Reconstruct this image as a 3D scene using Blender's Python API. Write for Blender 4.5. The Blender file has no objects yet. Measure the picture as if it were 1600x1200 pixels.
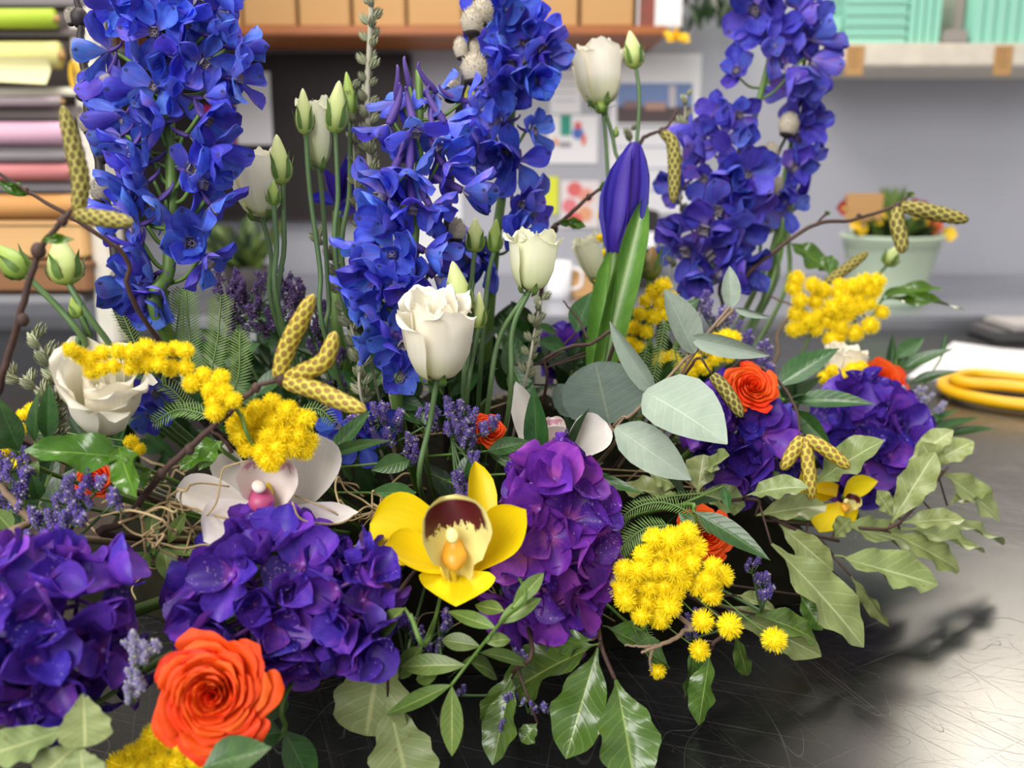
import bpy, math, random
import numpy as np
from mathutils import Vector, Matrix
rnd = random.Random(7)
C = bpy.context.scene.collection
scene = bpy.context.scene
# ---------------------------------------------------------------- camera, light, exposure
FP, PITCH, CAMH = 1500.0, math.radians(12.6), 0.32
cam = bpy.data.cameras.new('camera'); cam_o = bpy.data.objects.new('camera', cam); C.objects.link(cam_o)
cam.sensor_width = 36; cam.lens = FP/1600*36; cam.clip_start = 0.01
cam_o.location = (0, 0, CAMH); cam_o.rotation_euler = (math.pi/2-PITCH, 0, 0)
cam.dof.use_dof = True; cam.dof.focus_distance = 0.57; cam.dof.aperture_fstop = 6.6
scene.camera = cam_o
scene.view_settings.view_transform = 'Standard'; scene.view_settings.look = 'None'
scene.view_settings.gamma = 1; scene.view_settings.use_curve_mapping = False
scene.view_settings.exposure = 0.75
w = bpy.data.worlds.new('room_light'); scene.world = w; w.use_nodes = True
w.node_tree.nodes['Background'].inputs[0].default_value = (1.0, 0.985, 0.96, 1)
w.node_tree.nodes['Background'].inputs[1].default_value = 0.38
def area(name, loc, target, sx, sy, power, col):
    l = bpy.data.lights.new(name, 'AREA'); l.shape = 'RECTANGLE'; l.size = sx; l.size_y = sy; l.energy = power; l.color = col
    o = bpy.data.objects.new(name, l); C.objects.link(o); o.location = loc
    o.rotation_euler = (Vector(target)-Vector(loc)).to_track_quat('-Z', 'Y').to_euler(); return o
area('window_light', (-1.1, -1.5, 1.5), (0.05, 0.7, 0.1), 1.8, 1.3, 50, (1.0, 0.98, 0.95))
area('ceiling_light', (-0.35, 0.75, 1.75), (0.0, 0.75, 0), 0.9, 0.5, 15, (1.0, 0.95, 0.88))
area('ceiling_light', (1.5, 2.6, 1.45), (0.4, 0.55, 0), 0.42, 0.3, 14, (1.0, 0.9, 0.76))
area('ceiling_light', (-0.4, 1.75, 1.75), (-0.4, 2.5, 0.4), 1.6, 0.4, 7, (1.0, 0.95, 0.9))

# ---------------------------------------------------------------- geometry helpers
sp, cp = math.sin(PITCH), math.cos(PITCH)
def P(x, y, D):
    u = (x-800)/FP*D; v = (y-600)/FP*D
    return Vector((u, D*cp - v*sp, CAMH - D*sp - v*cp))
def PZ(x, y, z): return P(x, y, (CAMH-z)/(sp+(y-600)/FP*cp))
def PY(x, y, Y): return P(x, y, Y/(cp-(y-600)/FP*sp))
CAMP = Vector((0, 0, CAMH))
WM = {}
def thing(name, label, cat, loc, group=None):
    o = bpy.data.objects.new(name, None); C.objects.link(o); o.empty_display_size = 0.01
    o.location = loc; WM[o] = Matrix.Translation(Vector(loc))
    tag(o, label, cat, group); return o
def tag(o, label, cat, group=None):
    o['label'] = label; o['category'] = cat
    if group: o['group'] = group
    return o
def ob(name, me, parent=None, M=None, mat=None, kind=None, label=None):
    o = bpy.data.objects.new(name, me); C.objects.link(o)
    M = M if M is not None else Matrix.Identity(4); WM[o] = M
    if parent is not None:
        o.parent = parent; o.matrix_basis = WM[parent].inverted() @ M
    else: o.matrix_basis = M
    if kind: o['kind'] = kind
    if label: o['label'] = label
    return o
class MB:
    def __init__(s): s.V = []; s.F = []; s.U = []; s.A = []; s.n = 0
    def add(s, V, F, U=None, A=None):
        V = np.asarray(V, float); n = len(V)
        s.V.append(V); s.F += [tuple(int(i)+s.n for i in f) for f in F]
        s.U.append(np.asarray(U, float) if U is not None else np.zeros((n, 2)))
        s.A.append(np.asarray(A, float) if A is not None else np.zeros(n)); s.n += n; return s
    def mesh(s, name, mat, smooth=True, attr=False, center=None):
        V = np.concatenate(s.V); U = np.concatenate(s.U)
        if center is not None: V = V-np.array(center)
        me = bpy.data.meshes.new(name); me.from_pydata(V.tolist(), [], s.F)
        idx = np.empty(len(me.loops), dtype=np.int32); me.loops.foreach_get('vertex_index', idx)
        uv = me.uv_layers.new(name='UVMap'); uv.data.foreach_set('uv', U[idx].astype(np.float32).ravel())
        if attr:
            a = me.attributes.new('val', 'FLOAT', 'POINT'); a.data.foreach_set('value', np.concatenate(s.A).astype(np.float32))
        if smooth: me.polygons.foreach_set('use_smooth', [True]*len(me.polygons))
        me.materials.append(mat); return me
def grid_faces(nv, nu, wrap=False):
    F = []
    for j in range(nv-1):
        for i in range(nu if wrap else nu-1):
            a = j*nu+i; b = j*nu+(i+1) % nu
            F.append((a, b, b+nu, a+nu))
    return F
PROF = {
 'obovate': [(0,.1),(.12,.26),(.3,.55),(.5,.84),(.68,1),(.82,.95),(.92,.72),(.97,.46),(1,.0)],
 'round': [(0,.22),(.08,.5),(.25,.86),(.45,1),(.65,.97),(.82,.78),(.93,.5),(.98,.27),(1,0)],
 'elliptic': [(0,.03),(.1,.35),(.3,.82),(.5,1),(.7,.85),(.86,.48),(.95,.2),(1,0)],
 'lance': [(0,.04),(.08,.3),(.25,.85),(.4,1),(.6,.86),(.8,.48),(.93,.16),(1,0)],
 'pitt': [(0,.05),(.1,.12),(.2,.42),(.4,.86),(.6,1),(.76,.88),(.88,.55),(.96,.2),(1,0)],
 'euc': [(0,.1),(.06,.42),(.2,.85),(.38,1),(.58,.92),(.76,.66),(.9,.32),(1,.03)],
 'disc': [(0,.3),(.06,.6),(.2,.92),(.45,1.05),(.7,.95),(.86,.7),(.95,.42),(1,.1)],
 'strap': [(0,.75),(.2,.95),(.5,1),(.75,.85),(.9,.5),(1,.02)],
 'lip': [(0,.2),(.15,.36),(.35,.55),(.55,.95),(.72,1.12),(.86,1.0),(.95,.7),(1,.3)]}
def sheet(prof='obovate', nv=9, nu=7, cup=0, curl=0, wave=0, wn=3, fold=0, twist=0, seed=0, side=0, wid=1.0, lobe=0):
    r = random.Random(seed)
    t = 1-np.cos(np.linspace(0, math.pi/2, nv))[::-1] if False else np.sin(np.linspace(0, math.pi/2, nv))
    t = .5*t+.5*np.linspace(0, 1, nv); s = np.linspace(-1, 1, nu)
    pt, pw = zip(*PROF[prof]); wd = np.interp(t, pt, pw)*.5*wid
    T, S = np.meshgrid(t, s, indexing='ij'); W = wd[:, None]
    sg = np.where(S < 0, r.random()*6, r.random()*6)
    th = curl*t; dt = np.diff(t, prepend=0); y = np.cumsum(np.cos(th)*dt); z = np.cumsum(np.sin(th)*dt)
    ny, nz = -np.sin(th), np.cos(th)
    if lobe: W = W*(1+lobe*np.sin(2*math.pi*(wn+.6)*T+sg+1.2)*np.sin(np.clip(T, 0, 1)*math.pi))
    off = cup*(S**2)*W*1.2+fold*np.abs(S)*W
    off = off+wave*np.sin(2*math.pi*wn*T+sg)*np.abs(S)**1.4*np.sin(np.clip(T*1.15, 0, 1)*math.pi)**.5
    X = S*W*(1-.25*abs(cup)*S**2)+side*np.sin(T*math.pi/2*1.6)*T*.5
    Y = y[:, None]+ny[:, None]*off; Z = z[:, None]+nz[:, None]*off
    if twist:
        a = twist*T; X, Z = X*np.cos(a)-Z*np.sin(a), X*np.sin(a)+Z*np.cos(a)
    V = np.stack([X, Y, Z], -1).reshape(-1, 3)
    tip = V[(nv-1)*nu+nu//2].copy(); L = np.linalg.norm(tip)   # chord to +Y, unit length
    yv = tip/L; xv = np.array([1, 0, 0.])-yv*yv[0]; xv /= np.linalg.norm(xv); zv = np.cross(xv, yv)
    V = V@np.stack([xv, yv, zv], 1)/L
    return V, grid_faces(nv, nu), np.stack([(S+1)/2, T], -1).reshape(-1, 2)
def sheet_mesh(name, mat, **k): return MB().add(*sheet(**k)).mesh(name, mat)
def catmull(pts, n=6):
    p = [np.array(q, float) for q in pts]
    if len(p) == 2: return np.array([p[0]+(p[1]-p[0])*i/n for i in range(n+1)])
    p = [2*p[0]-p[1]]+p+[2*p[-1]-p[-2]]; out = []
    for i in range(1, len(p)-2):
        a, b, c, d = p[i-1:i+3]
        for k in range(n):
            t = k/n
            out.append(.5*((2*b)+(c-a)*t+(2*a-5*b+4*c-d)*t*t+(3*b-a-3*c+d)*t**3))
    out.append(p[-2]); return np.array(out)
def frames(pts):
    T = np.gradient(pts, axis=0); T /= np.linalg.norm(T, axis=1)[:, None]+1e-12
    a = np.array([0, 0, 1.]) if abs(T[0][2]) < .8 else np.array([1., 0, 0])
    n = np.cross(T[0], a); n /= np.linalg.norm(n); N = []
    for t in T:
        n = n-t*n.dot(t); n /= np.linalg.norm(n)+1e-12; N.append(n)
    N = np.array(N); return T, N, np.cross(T, N)
def tube(pts, rad, n=6, cap=True):
    pts = np.asarray(pts, float); m = len(pts)
    rad = np.interp(np.linspace(0, 1, m), np.linspace(0, 1, len(rad)), rad) if hasattr(rad, '__len__') else np.full(m, rad)
    T, N, B = frames(pts); a = np.linspace(0, 2*math.pi, n, endpoint=False)
    V = (pts[:, None]+rad[:, None, None]*(np.cos(a)[None, :, None]*N[:, None]+np.sin(a)[None, :, None]*B[:, None])).reshape(-1, 3)
    F = grid_faces(m, n, True)
    if cap: F = F+[tuple(range(n))[::-1], tuple(range((m-1)*n, m*n))]
    U = np.stack([np.tile(np.linspace(0, 1, n), m), np.repeat(np.linspace(0, 1, m), n)], -1)
    return V, F, U
def tube_px(pts, rad, n=6, k=6): return tube(catmull([P(*q) for q in pts], k), rad, n)
def lathe(prof, n=14, tw=0, ridge=0, rk=3):
    V = []; U = []
    for j, (r, z) in enumerate(prof):
        for i in range(n):
            a = 2*math.pi*i/n; t = j/(len(prof)-1)
            rr = r*(1+ridge*(abs(math.sin(rk*.5*(a+tw*t)))-.5)); V.append((rr*math.cos(a), z, rr*math.sin(a))); U.append((i/n, t))
    return V, [f[::-1] for f in grid_faces(len(prof), n, True)]+[tuple(range((len(prof)-1)*n, len(prof)*n))[::-1], tuple(range(n))], U
def ico(rad=1, sub=2, scale=(1, 1, 1)):
    import bmesh
    bm = bmesh.new(); bmesh.ops.create_icosphere(bm, subdivisions=sub, radius=rad)
    V = [tuple(c*s for c, s in zip(v.co, scale)) for v in bm.verts]; F = [[v.index for v in f.verts] for f in bm.faces]; bm.free(); return V, F
def box(lo, hi):
    x0, y0, z0 = lo; x1, y1, z1 = hi
    V = [(x0,y0,z0),(x1,y0,z0),(x1,y1,z0),(x0,y1,z0),(x0,y0,z1),(x1,y0,z1),(x1,y1,z1),(x0,y1,z1)]
    return V, [(0,3,2,1),(4,5,6,7),(0,1,5,4),(1,2,6,5),(2,3,7,6),(3,0,4,7)]
def bevel_box_mesh(name, lo, hi, mat, b=.004):
    import bmesh
    c = [(a+d)/2 for a, d in zip(lo, hi)]
    bm = bmesh.new(); bmesh.ops.create_cube(bm, size=1)
    for v in bm.verts: v.co = Vector([v.co[i]*(hi[i]-lo[i]) for i in range(3)])
    bmesh.ops.bevel(bm, geom=bm.edges[:], offset=min(b, .45*min(h-l for l, h in zip(lo, hi))), segments=2, affect='EDGES')
    me = bpy.data.meshes.new(name); bm.to_mesh(me); bm.free(); me.materials.append(mat); return me, Vector(c)
def bbox_ob(name, lo, hi, mat, parent=None, b=.004, **k):
    me, c = bevel_box_mesh(name, lo, hi, mat, b); return ob(name, me, parent, Matrix.Translation(c), **k)
def frame_m(base, tip, face=None, roll=0, w=1, zs=None):
    """Y along base->tip (scaled to its length), Z the side that faces `face` (default: to the viewer and a bit up), X scaled by w metres"""
    base = Vector(base); tip = Vector(tip); y = tip-base; L = y.length; y.normalize()
    if face is None: face = (CAMP-(base+tip)/2).normalized()*.75+Vector((0, 0, .55))
    z = Vector(face)-y*Vector(face).dot(y)
    if z.length < 1e-4: z = y.orthogonal()
    z.normalize(); x = y.cross(z)
    R = Matrix((x, y, z)).transposed().to_4x4() @ Matrix.Rotation(math.radians(roll), 4, 'Y')
    return Matrix.Translation(base) @ R @ Matrix.Diagonal((w, L, zs if zs else (w+L)/2, 1))
def axis_m(pos, f, spin=0, s=1):
    """rigid frame at pos whose Z points along f"""
    z = Vector(f).normalized(); x = (Vector((0, 0, 1)).cross(z) if abs(z.z) < .95 else Vector((1, 0, 0)).cross(z)).normalized(); y = z.cross(x)
    return Matrix.Translation(Vector(pos)) @ Matrix((x, y, z)).transposed().to_4x4() @ Matrix.Rotation(spin, 4, 'Z') @ Matrix.Scale(s, 4)
Z_UP = Matrix.Rotation(-math.pi/2, 4, 'X')    # takes local +Y to ... used to stand Y-up shapes on Z-facing frames
def root_pt(p, z=.06):
    x, y = p[0]*.62-.02, .78+(p[1]-.78)*.35
    q = math.hypot((x+.05)/.28, (y-.78)/.18)
    if q > 1: x, y = -.05+(x+.05)/q, .78+(y-.78)/q
    return Vector((x, y, min(z, .045)))
def vdir(yaw, pitch):
    """direction, yaw 0 = towards the viewer, positive = to the right; pitch up"""
    a, b = math.radians(yaw), math.radians(pitch); return Vector((math.sin(a)*math.cos(b), -math.cos(a)*math.cos(b), math.sin(b)))

# ---------------------------------------------------------------- materials
def lin(c):
    return tuple((x/12.92 if x <= .04045 else ((x+.055)/1.055)**2.4) for x in [v/255 for v in c[:3]])+(1,)
class NT:
    def __init__(s, name):
        s.m = bpy.data.materials.new(name); s.m.use_nodes = True; s.t = s.m.node_tree; s.n = s.t.nodes; s.n.clear()
        s.out = s.n.new('ShaderNodeOutputMaterial')
    def N(s, typ, **k):
        n = s.n.new('ShaderNode'+typ)
        for a, v in k.items(): setattr(n, a, v)
        return n
    def L(s, a, b): s.t.links.new(a, b)
    def val(s, sock, v):
        if hasattr(v, 'links') or isinstance(v, bpy.types.NodeSocket): s.L(v, sock)
        else: sock.default_value = v
    def math(s, op, a, b=0.0, c=None, clamp=False):
        n = s.N('Math', operation=op, use_clamp=clamp); s.val(n.inputs[0], a); s.val(n.inputs[1], b)
        if c is not None: s.val(n.inputs[2], c)
        return n.outputs[0]
    def mix(s, f, a, b, blend='MIX'):
        n = s.N('Mix', data_type='RGBA', blend_type=blend); s.val(n.inputs[0], f); s.val(n.inputs[6], a); s.val(n.inputs[7], b); return n.outputs[2]
    def noise(s, vec, scale, detail=3, rough=.55, dist=0):
        n = s.N('TexNoise'); n.inputs['Scale'].default_value = scale; n.inputs['Detail'].default_value = detail
        n.inputs['Roughness'].default_value = rough; n.inputs['Distortion'].default_value = dist
        if vec is not None: s.L(vec, n.inputs['Vector'])
        return n.outputs['Fac']
    def mapr(s, v, a, b, c=0.0, d=1.0):
        n = s.N('MapRange'); s.val(n.inputs[0], v)
        for i, x in enumerate((a, b, c, d)): n.inputs[i+1].default_value = x
        return n.outputs[0]
    def scalevec(s, vec, sc, add=None):
        n = s.N('VectorMath', operation='MULTIPLY'); s.L(vec, n.inputs[0]); n.inputs[1].default_value = sc
        if add is None: return n.outputs[0]
        m = s.N('VectorMath', operation='ADD'); s.L(n.outputs[0], m.inputs[0]); s.L(add, m.inputs[1]); return m.outputs[0]
    def uv(s):
        t = s.N('TexCoord'); x = s.N('SeparateXYZ'); s.L(t.outputs['UV'], x.inputs[0]); return t.outputs['UV'], x.outputs[0], x.outputs[1], t.outputs['Object']
    def finish(s, col, rough=.5, trans=0, bump=None, bstr=.2, bdist=.001, spec=.5, sheen=0, metal=0, coat=0, tcol=None):
        b = s.N('BsdfPrincipled'); s.val(b.inputs['Base Color'], col); s.val(b.inputs['Roughness'], rough)
        b.inputs['Specular IOR Level'].default_value = spec; b.inputs['Metallic'].default_value = metal
        b.inputs['Sheen Weight'].default_value = sheen; b.inputs['Coat Weight'].default_value = coat
        if bump is not None:
            k = s.N('Bump'); k.inputs['Strength'].default_value = bstr; k.inputs['Distance'].default_value = bdist; s.L(bump, k.inputs['Height']); s.L(k.outputs[0], b.inputs['Normal'])
        if trans:
            tr = s.N('BsdfTranslucent'); s.val(tr.inputs[0], tcol if tcol is not None else col); mx = s.N('MixShader'); mx.inputs[0].default_value = trans
            s.L(b.outputs[0], mx.inputs[1]); s.L(tr.outputs[0], mx.inputs[2]); s.L(mx.outputs[0], s.out.inputs[0])
        else: s.L(b.outputs[0], s.out.inputs[0])
        return s.m
def plain(name, c, rough=.5, c2=None, ns=30, spec=.5, metal=0, trans=0, bump=0, coat=0):
    m = NT(name); uv, u, v, obj = m.uv(); n = m.noise(obj, ns)
    c2 = c2 or tuple(x*.86 for x in c)
    return m.finish(m.mix(n, lin(c), lin(c2)), rough, trans, n if bump else None, bump, spec=spec, metal=metal, coat=coat)
def petal(name, ramp, base=None, basew=.3, tipc=None, vein=.25, vscale=26, rough=.5, trans=.25, spots=None, hue=0.02, valr=.25, sheen=0, noise=3.0, spec=.3, rim=None):
    """ramp: colours picked per petal and by a soft noise; base colour near v=0; veins along the petal"""
    m = NT(name); uv, u, v, obj = m.uv(); oi = m.N('ObjectInfo'); rv = oi.outputs['Random']
    comb = m.N('CombineXYZ'); m.L(m.math('MULTIPLY', rv, 57.0), comb.inputs[0]); m.L(m.math('MULTIPLY', rv, 23.0), comb.inputs[2])
    vec = m.scalevec(uv, (1, 1, 1), comb.outputs[0])
    n1 = m.noise(vec, noise, 2)
    f = m.math('ADD', m.math('MULTIPLY', rv, .75), m.math('MULTIPLY', m.math('SUBTRACT', n1, .38), .9), clamp=True)
    cr = m.N('ValToRGB'); el = cr.color_ramp.elements
    while len(el) < len(ramp): el.new(.5)
    for i, c in enumerate(ramp): el[i].position = i/(len(ramp)-1); el[i].color = lin(c)
    m.L(f, cr.inputs[0]); col = cr.outputs[0]
    vn = m.noise(m.scalevec(uv, (vscale, 1.6, 1), comb.outputs[0]), 1.0, 3)
    col = m.mix(m.mapr(vn, .35, .7, 0, vein), col, (0.0, 0.0, 0.02, 1) if sum(ramp[0]) < 500 else lin(tuple(x*.72 for x in ramp[0])))
    if base: col = m.mix(m.math('POWER', m.math('SUBTRACT', 1.0, m.math('DIVIDE', v, basew, clamp=True), clamp=True), .8), col, lin(base))
    if tipc:
        d = m.math('ADD', m.math('POWER', m.math('SUBTRACT', u, .5), 2.0), m.math('POWER', m.math('MULTIPLY', m.math('SUBTRACT', v, .88), 1.3), 2.0))
        col = m.mix(m.mapr(d, .002, .011, .85, 0), col, lin(tipc))
    if rim: col = m.mix(m.mapr(m.math('ADD', m.math('ABSOLUTE', m.math('SUBTRACT', u, .5)), m.math('MULTIPLY', m.math('MAXIMUM', m.math('SUBTRACT', v, .75), 0.0), 1.9)), .36, .5, 0, .8), col, lin(rim))
    if spots:
        sn = m.noise(m.scalevec(uv, (5, 5, 1), comb.outputs[0]), 2.2, 5, .7); th = m.math('ADD', .56, m.math('MULTIPLY', rv, .2))
        col = m.mix(m.math('MULTIPLY', m.math('SUBTRACT', sn, th, clamp=True), 9.0, clamp=True), col, lin(spots))
    hs = m.N('HueSaturation'); m.L(col, hs.inputs['Color']); r2 = m.math('FRACT', m.math('MULTIPLY', rv, 7.31))
    m.L(m.mapr(r2, 0, 1, .5-hue, .5+hue), hs.inputs['Hue']); m.L(m.mapr(m.math('FRACT', m.math('MULTIPLY', rv, 13.7)), 0, 1, 1-valr, 1+valr), hs.inputs['Value'])
    return m.finish(hs.outputs[0], rough, trans, vn, .12, .0006, spec=spec, sheen=sheen)
def leaf(name, c1, c2, mid, rough=.4, trans=.12, veins=.3, back=None, midw=.02, spec=.5, patch=None, hue=.012, valr=.2, nv=9):
    m = NT(name); uv, u, v, obj = m.uv(); rv = m.N('ObjectInfo').outputs['Random']
    comb = m.N('CombineXYZ'); m.L(m.math('MULTIPLY', rv, 41.0), comb.inputs[0]); vec = m.scalevec(uv, (1, 2.2, 1), comb.outputs[0])
    n1 = m.noise(vec, 2.4, 4); col = m.mix(m.mapr(n1, .3, .7), lin(c1), lin(c2))
    du = m.math('ABSOLUTE', m.math('SUBTRACT', u, .5))
    sv = m.math('SINE', m.math('MULTIPLY', m.math('SUBTRACT', v, m.math('MULTIPLY', du, .42)), nv*6.283)); svm = m.mapr(sv, .86, 1, 0, veins)
    net = m.N('TexVoronoi', feature='DISTANCE_TO_EDGE'); net.inputs['Scale'].default_value = 34; m.L(m.scalevec(uv, (1, 2, 1), comb.outputs[0]), net.inputs['Vector'])
    netm = m.mapr(net.outputs['Distance'], .0, .08, veins*.55, 0)
    col = m.mix(m.math('MAXIMUM', svm, netm), col, lin(mid))
    if patch: col = m.mix(m.mapr(m.noise(vec, 3.3, 2), .62, .72), col, lin(patch))
    col = m.mix(m.mapr(du, midw*.5, midw*1.6, .9, 0), col, lin(mid))
    if back:
        g = m.N('NewGeometry'); col = m.mix(g.outputs['Backfacing'], col, lin(back))
    hs = m.N('HueSaturation'); m.L(col, hs.inputs['Color']); m.L(m.mapr(m.math('FRACT', m.math('MULTIPLY', rv, 7.3)), 0, 1, .5-hue, .5+hue), hs.inputs['Hue'])
    m.L(m.mapr(m.math('FRACT', m.math('MULTIPLY', rv, 3.7)), 0, 1, 1-valr, 1+valr), hs.inputs['Value'])
    bh = m.math('ADD', m.math('MULTIPLY', m.mapr(sv, .6, 1, 0, -1), .5), m.mapr(du, 0, .05, -1, 0))
    return m.finish(hs.outputs[0], rough, trans, bh, .25, .0006, spec=spec)
# ---------------------------------------------------------------- plant materials
M_DEL = petal('delphinium_blue', [(80,64,184),(78,88,220),(98,126,240),(136,108,210)], base=(120,118,205), basew=.28, tipc=(58,60,84), vein=.35, rough=.5, trans=.3, hue=.016, valr=.38)
M_DEL2 = petal('delphinium_violet', [(72,56,164),(88,82,206),(106,112,228),(144,100,194)], base=(150,130,205), basew=.3, tipc=(60,56,90), vein=.35, trans=.3, hue=.015)
M_SPUR = plain('delphinium_spur', (92,66,142), .65, (66,44,120), 60)
M_BEE = plain('delphinium_bee', (196,186,196), .6, (60,40,60), 260)
M_HYD = petal('hydrangea_violet', [(54,32,128),(74,44,158),(102,58,182),(146,78,190)], base=(150,70,175), basew=.22, vein=.22, spots=(222,182,222), hue=.014, valr=.3, trans=.2, rough=.42)
M_HYD2 = petal('hydrangea_plum', [(72,34,140),(104,46,166),(136,60,180),(166,84,180)], base=(190,100,180), basew=.25, vein=.22, spots=(232,190,225), hue=.014, valr=.3, trans=.2, rough=.42)
M_WHITE = petal('lisianthus_white', [(246,240,222),(248,244,230)], base=(218,224,164), basew=.45, vein=.09, hue=.005, valr=.03, trans=.28, rough=.55)
M_CREAM = petal('lisianthus_cream', [(236,236,204),(240,238,214)], base=(196,208,140), basew=.6, vein=.1, hue=.006, valr=.04, trans=.25, rough=.55)
M_ORW = petal('orchid_white', [(236,226,216),(240,232,226)], base=(226,210,190), basew=.3, vein=.08, hue=.004, valr=.03, trans=.28, rough=.45, rim=(244,240,236))
M_ORY = petal('orchid_yellow', [(250,218,14),(254,228,24)], base=(236,196,12), basew=.35, vein=.09, hue=.004, valr=.04, trans=.22, rough=.38)
M_ORANGE = petal('rose_orange', [(238,66,14),(245,82,18),(249,96,24)], base=(250,120,26), basew=.4, vein=.1, hue=.006, valr=.07, trans=.25, rough=.55)
M_IRIS = petal('iris_violet', [(52,36,150),(66,46,168),(84,60,185)], vein=.35, hue=.01, trans=.2, rough=.5)
M_POM = plain('mimosa_yellow', (255,238,20), .7, (255,226,10), 200, trans=.15)
M_STEM = plain('stem_green', (96,128,52), .5, (78,108,44), 40)
M_LSTEM = plain('stem_bluegreen', (92,122,72), .5, (72,100,56), 60)
M_BUD = None
def bud_mat(name, lo, hi):
    m = NT(name); uv, u, v, obj = m.uv(); n = m.noise(m.scalevec(uv, (16, 2, 1)), 1.5, 3)
    c = m.mix(m.mapr(m.math('ADD', v, m.math('MULTIPLY', n, .3)), .2, 1.1), lin(lo), lin(hi)); c = m.mix(m.mapr(n, .5, .75, 0, .25), c, lin(tuple(x*.75 for x in lo)))
    return m.finish(c, .5, .12, n, .2, .0008)
M_BUD = bud_mat('bud_pale', (150,172,78), (226,230,168)); M_BUDG = bud_mat('bud_green', (120,152,58), (176,196,96)); M_RBUD = bud_mat('rosebud', (86,116,46), (176,120,60))
M_BARK = plain('bark_brown', (86,60,50), .7, (52,36,34), 150, bump=.4); M_BLACK = plain('bark_black', (46,36,36), .6, (24,18,20), 120, bump=.3)
M_TWIG = plain('twig_grey', (150,128,104), .8, (112,92,74), 120)
L_PITT = leaf('pittosporum_pale', (128,142,80), (146,158,98), (192,200,146), .4, .12, .28, patch=(122,128,70), midw=.02, back=(152,164,112))
L_PITD = leaf('holly_dark', (62,92,34), (80,110,42), (140,160,82), .25, .08, .3, midw=.018, back=(100,124,68), spec=.6)
L_PITV = leaf('elaeagnus_pale', (120,136,82), (136,148,94), (172,180,120), .45, .1, .42, midw=.03, patch=(122,118,70))
L_RUS = leaf('ruscus_dark', (38,74,32), (56,96,40), (92,128,66), .3, .1, .1, midw=.012, back=(84,118,60), spec=.55)
L_MID = leaf('mastic_green', (84,108,48), (98,124,58), (150,164,92), .4, .1, .25, midw=.03)
L_BRI = leaf('fern_bright', (60,98,22), (78,120,28), (120,156,56), .22, .15, .12, midw=.015, spec=.6)
L_EUC = leaf('eucalyptus_grey', (140,156,142), (156,170,154), (172,184,164), .55, .05, .22, midw=.01, spec=.3, valr=.1)
L_EUD = leaf('eucalyptus_dark', (84,100,92), (98,114,102), (116,126,108), .6, .05, .25, midw=.012, spec=.25, valr=.08)
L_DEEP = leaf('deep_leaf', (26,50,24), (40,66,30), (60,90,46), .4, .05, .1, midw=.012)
M_FERN = leaf('mimosa_fern', (74,112,52), (96,132,66), (120,150,80), .5, .15, 0, midw=.3)
M_HEATH = leaf('heath_leaf', (122,130,92), (150,156,118), (186,186,160), .7, .05, 0, midw=.2)
M_HSTEM = plain('heath_stem', (186,182,164), .8, (140,134,112), 90)
M_SPATHE = leaf('iris_spathe', (82,126,46), (112,152,64), (170,190,130), .4, .1, .1, midw=.05)
def ramp_attr(name, stops, rough=.6, trans=0, ns=None, bump=0):
    m = NT(name); a = m.N('Attribute'); a.attribute_name = 'val'; cr = m.N('ValToRGB'); el = cr.color_ramp.elements
    while len(el) < len(stops): el.new(.5)
    for i, (p, c) in enumerate(stops): el[i].position = p; el[i].color = lin(c)
    m.L(a.outputs['Fac'], cr.inputs[0]); return m.finish(cr.outputs[0], rough, trans)
M_CATK = ramp_attr('catkin_yellow', [(0,(172,140,60)),(.25,(150,112,50)),(.45,(122,84,40)),(.68,(148,120,44)),(.9,(182,168,54)),(1,(198,188,78))], .6)
M_CATG = ramp_attr('catkin_olive', [(0,(130,112,54)),(.42,(84,66,32)),(.7,(100,88,38)),(.88,(146,138,58)),(1,(182,172,92))], .7)
M_STAT = ramp_attr('statice_purple', [(0,(92,110,70)),(.35,(196,190,190)),(.5,(128,104,190)),(1,(86,62,168))], .7, .15)
M_STATD = ramp_attr('statice_mauve', [(0,(70,80,56)),(.35,(150,130,150)),(.5,(96,70,130)),(1,(74,48,112))], .7, .15)
M_STATP = ramp_attr('statice_faded', [(0,(110,128,84)),(.35,(206,206,190)),(.6,(186,180,206)),(1,(130,116,190))], .7, .15)
M_WILLOW = plain('willow_fur', (216,206,186), .9, (176,166,148), 200, trans=.2); M_WILLG = plain('willow_fur_grey', (176,168,156), .9, (130,122,112), 200, trans=.15)
def lip_mat(name, cream, band, lo, hi):
    m = NT(name); uv, u, v, obj = m.uv(); n = m.noise(m.scalevec(uv, (9, 4, 1)), 1.6, 4, .7)
    d = m.math('ADD', v, m.math('MULTIPLY', m.math('SUBTRACT', n, .5), .42)); du = m.math('ABSOLUTE', m.math('SUBTRACT', u, .5))
    k = m.math('MULTIPLY', m.mapr(d, lo, lo+.04), m.mapr(m.math('ADD', v, m.math('MULTIPLY', m.math('POWER', du, 2.0), .3)), hi, hi+.03, 1, 0))
    return m.finish(m.mix(m.math('MULTIPLY', k, m.mapr(du, .40, .45, 1, 0)), lin(cream), lin(band)), .5, .15)
M_LIPY = lip_mat('lip_maroon', (242,232,150), (84,10,22), .66, .945); M_LIPW = lip_mat('lip_pink', (240,226,220), (206,150,170), .80, .93)
M_COLY = plain('column_yellow', (238,190,60), .4, (230,140,30), 60); M_COLM = plain('column_magenta', (196,90,130), .45, (164,58,104), 60); M_CALLUS = plain('callus_yellow', (238,206,50), .5)
M_MOSS = plain('moss', (34,32,20), .95, (8,9,5), 60, spec=.1, bump=.8); M_STRAW = plain('raffia', (186,164,122), .8, (140,116,78), 80)

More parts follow.
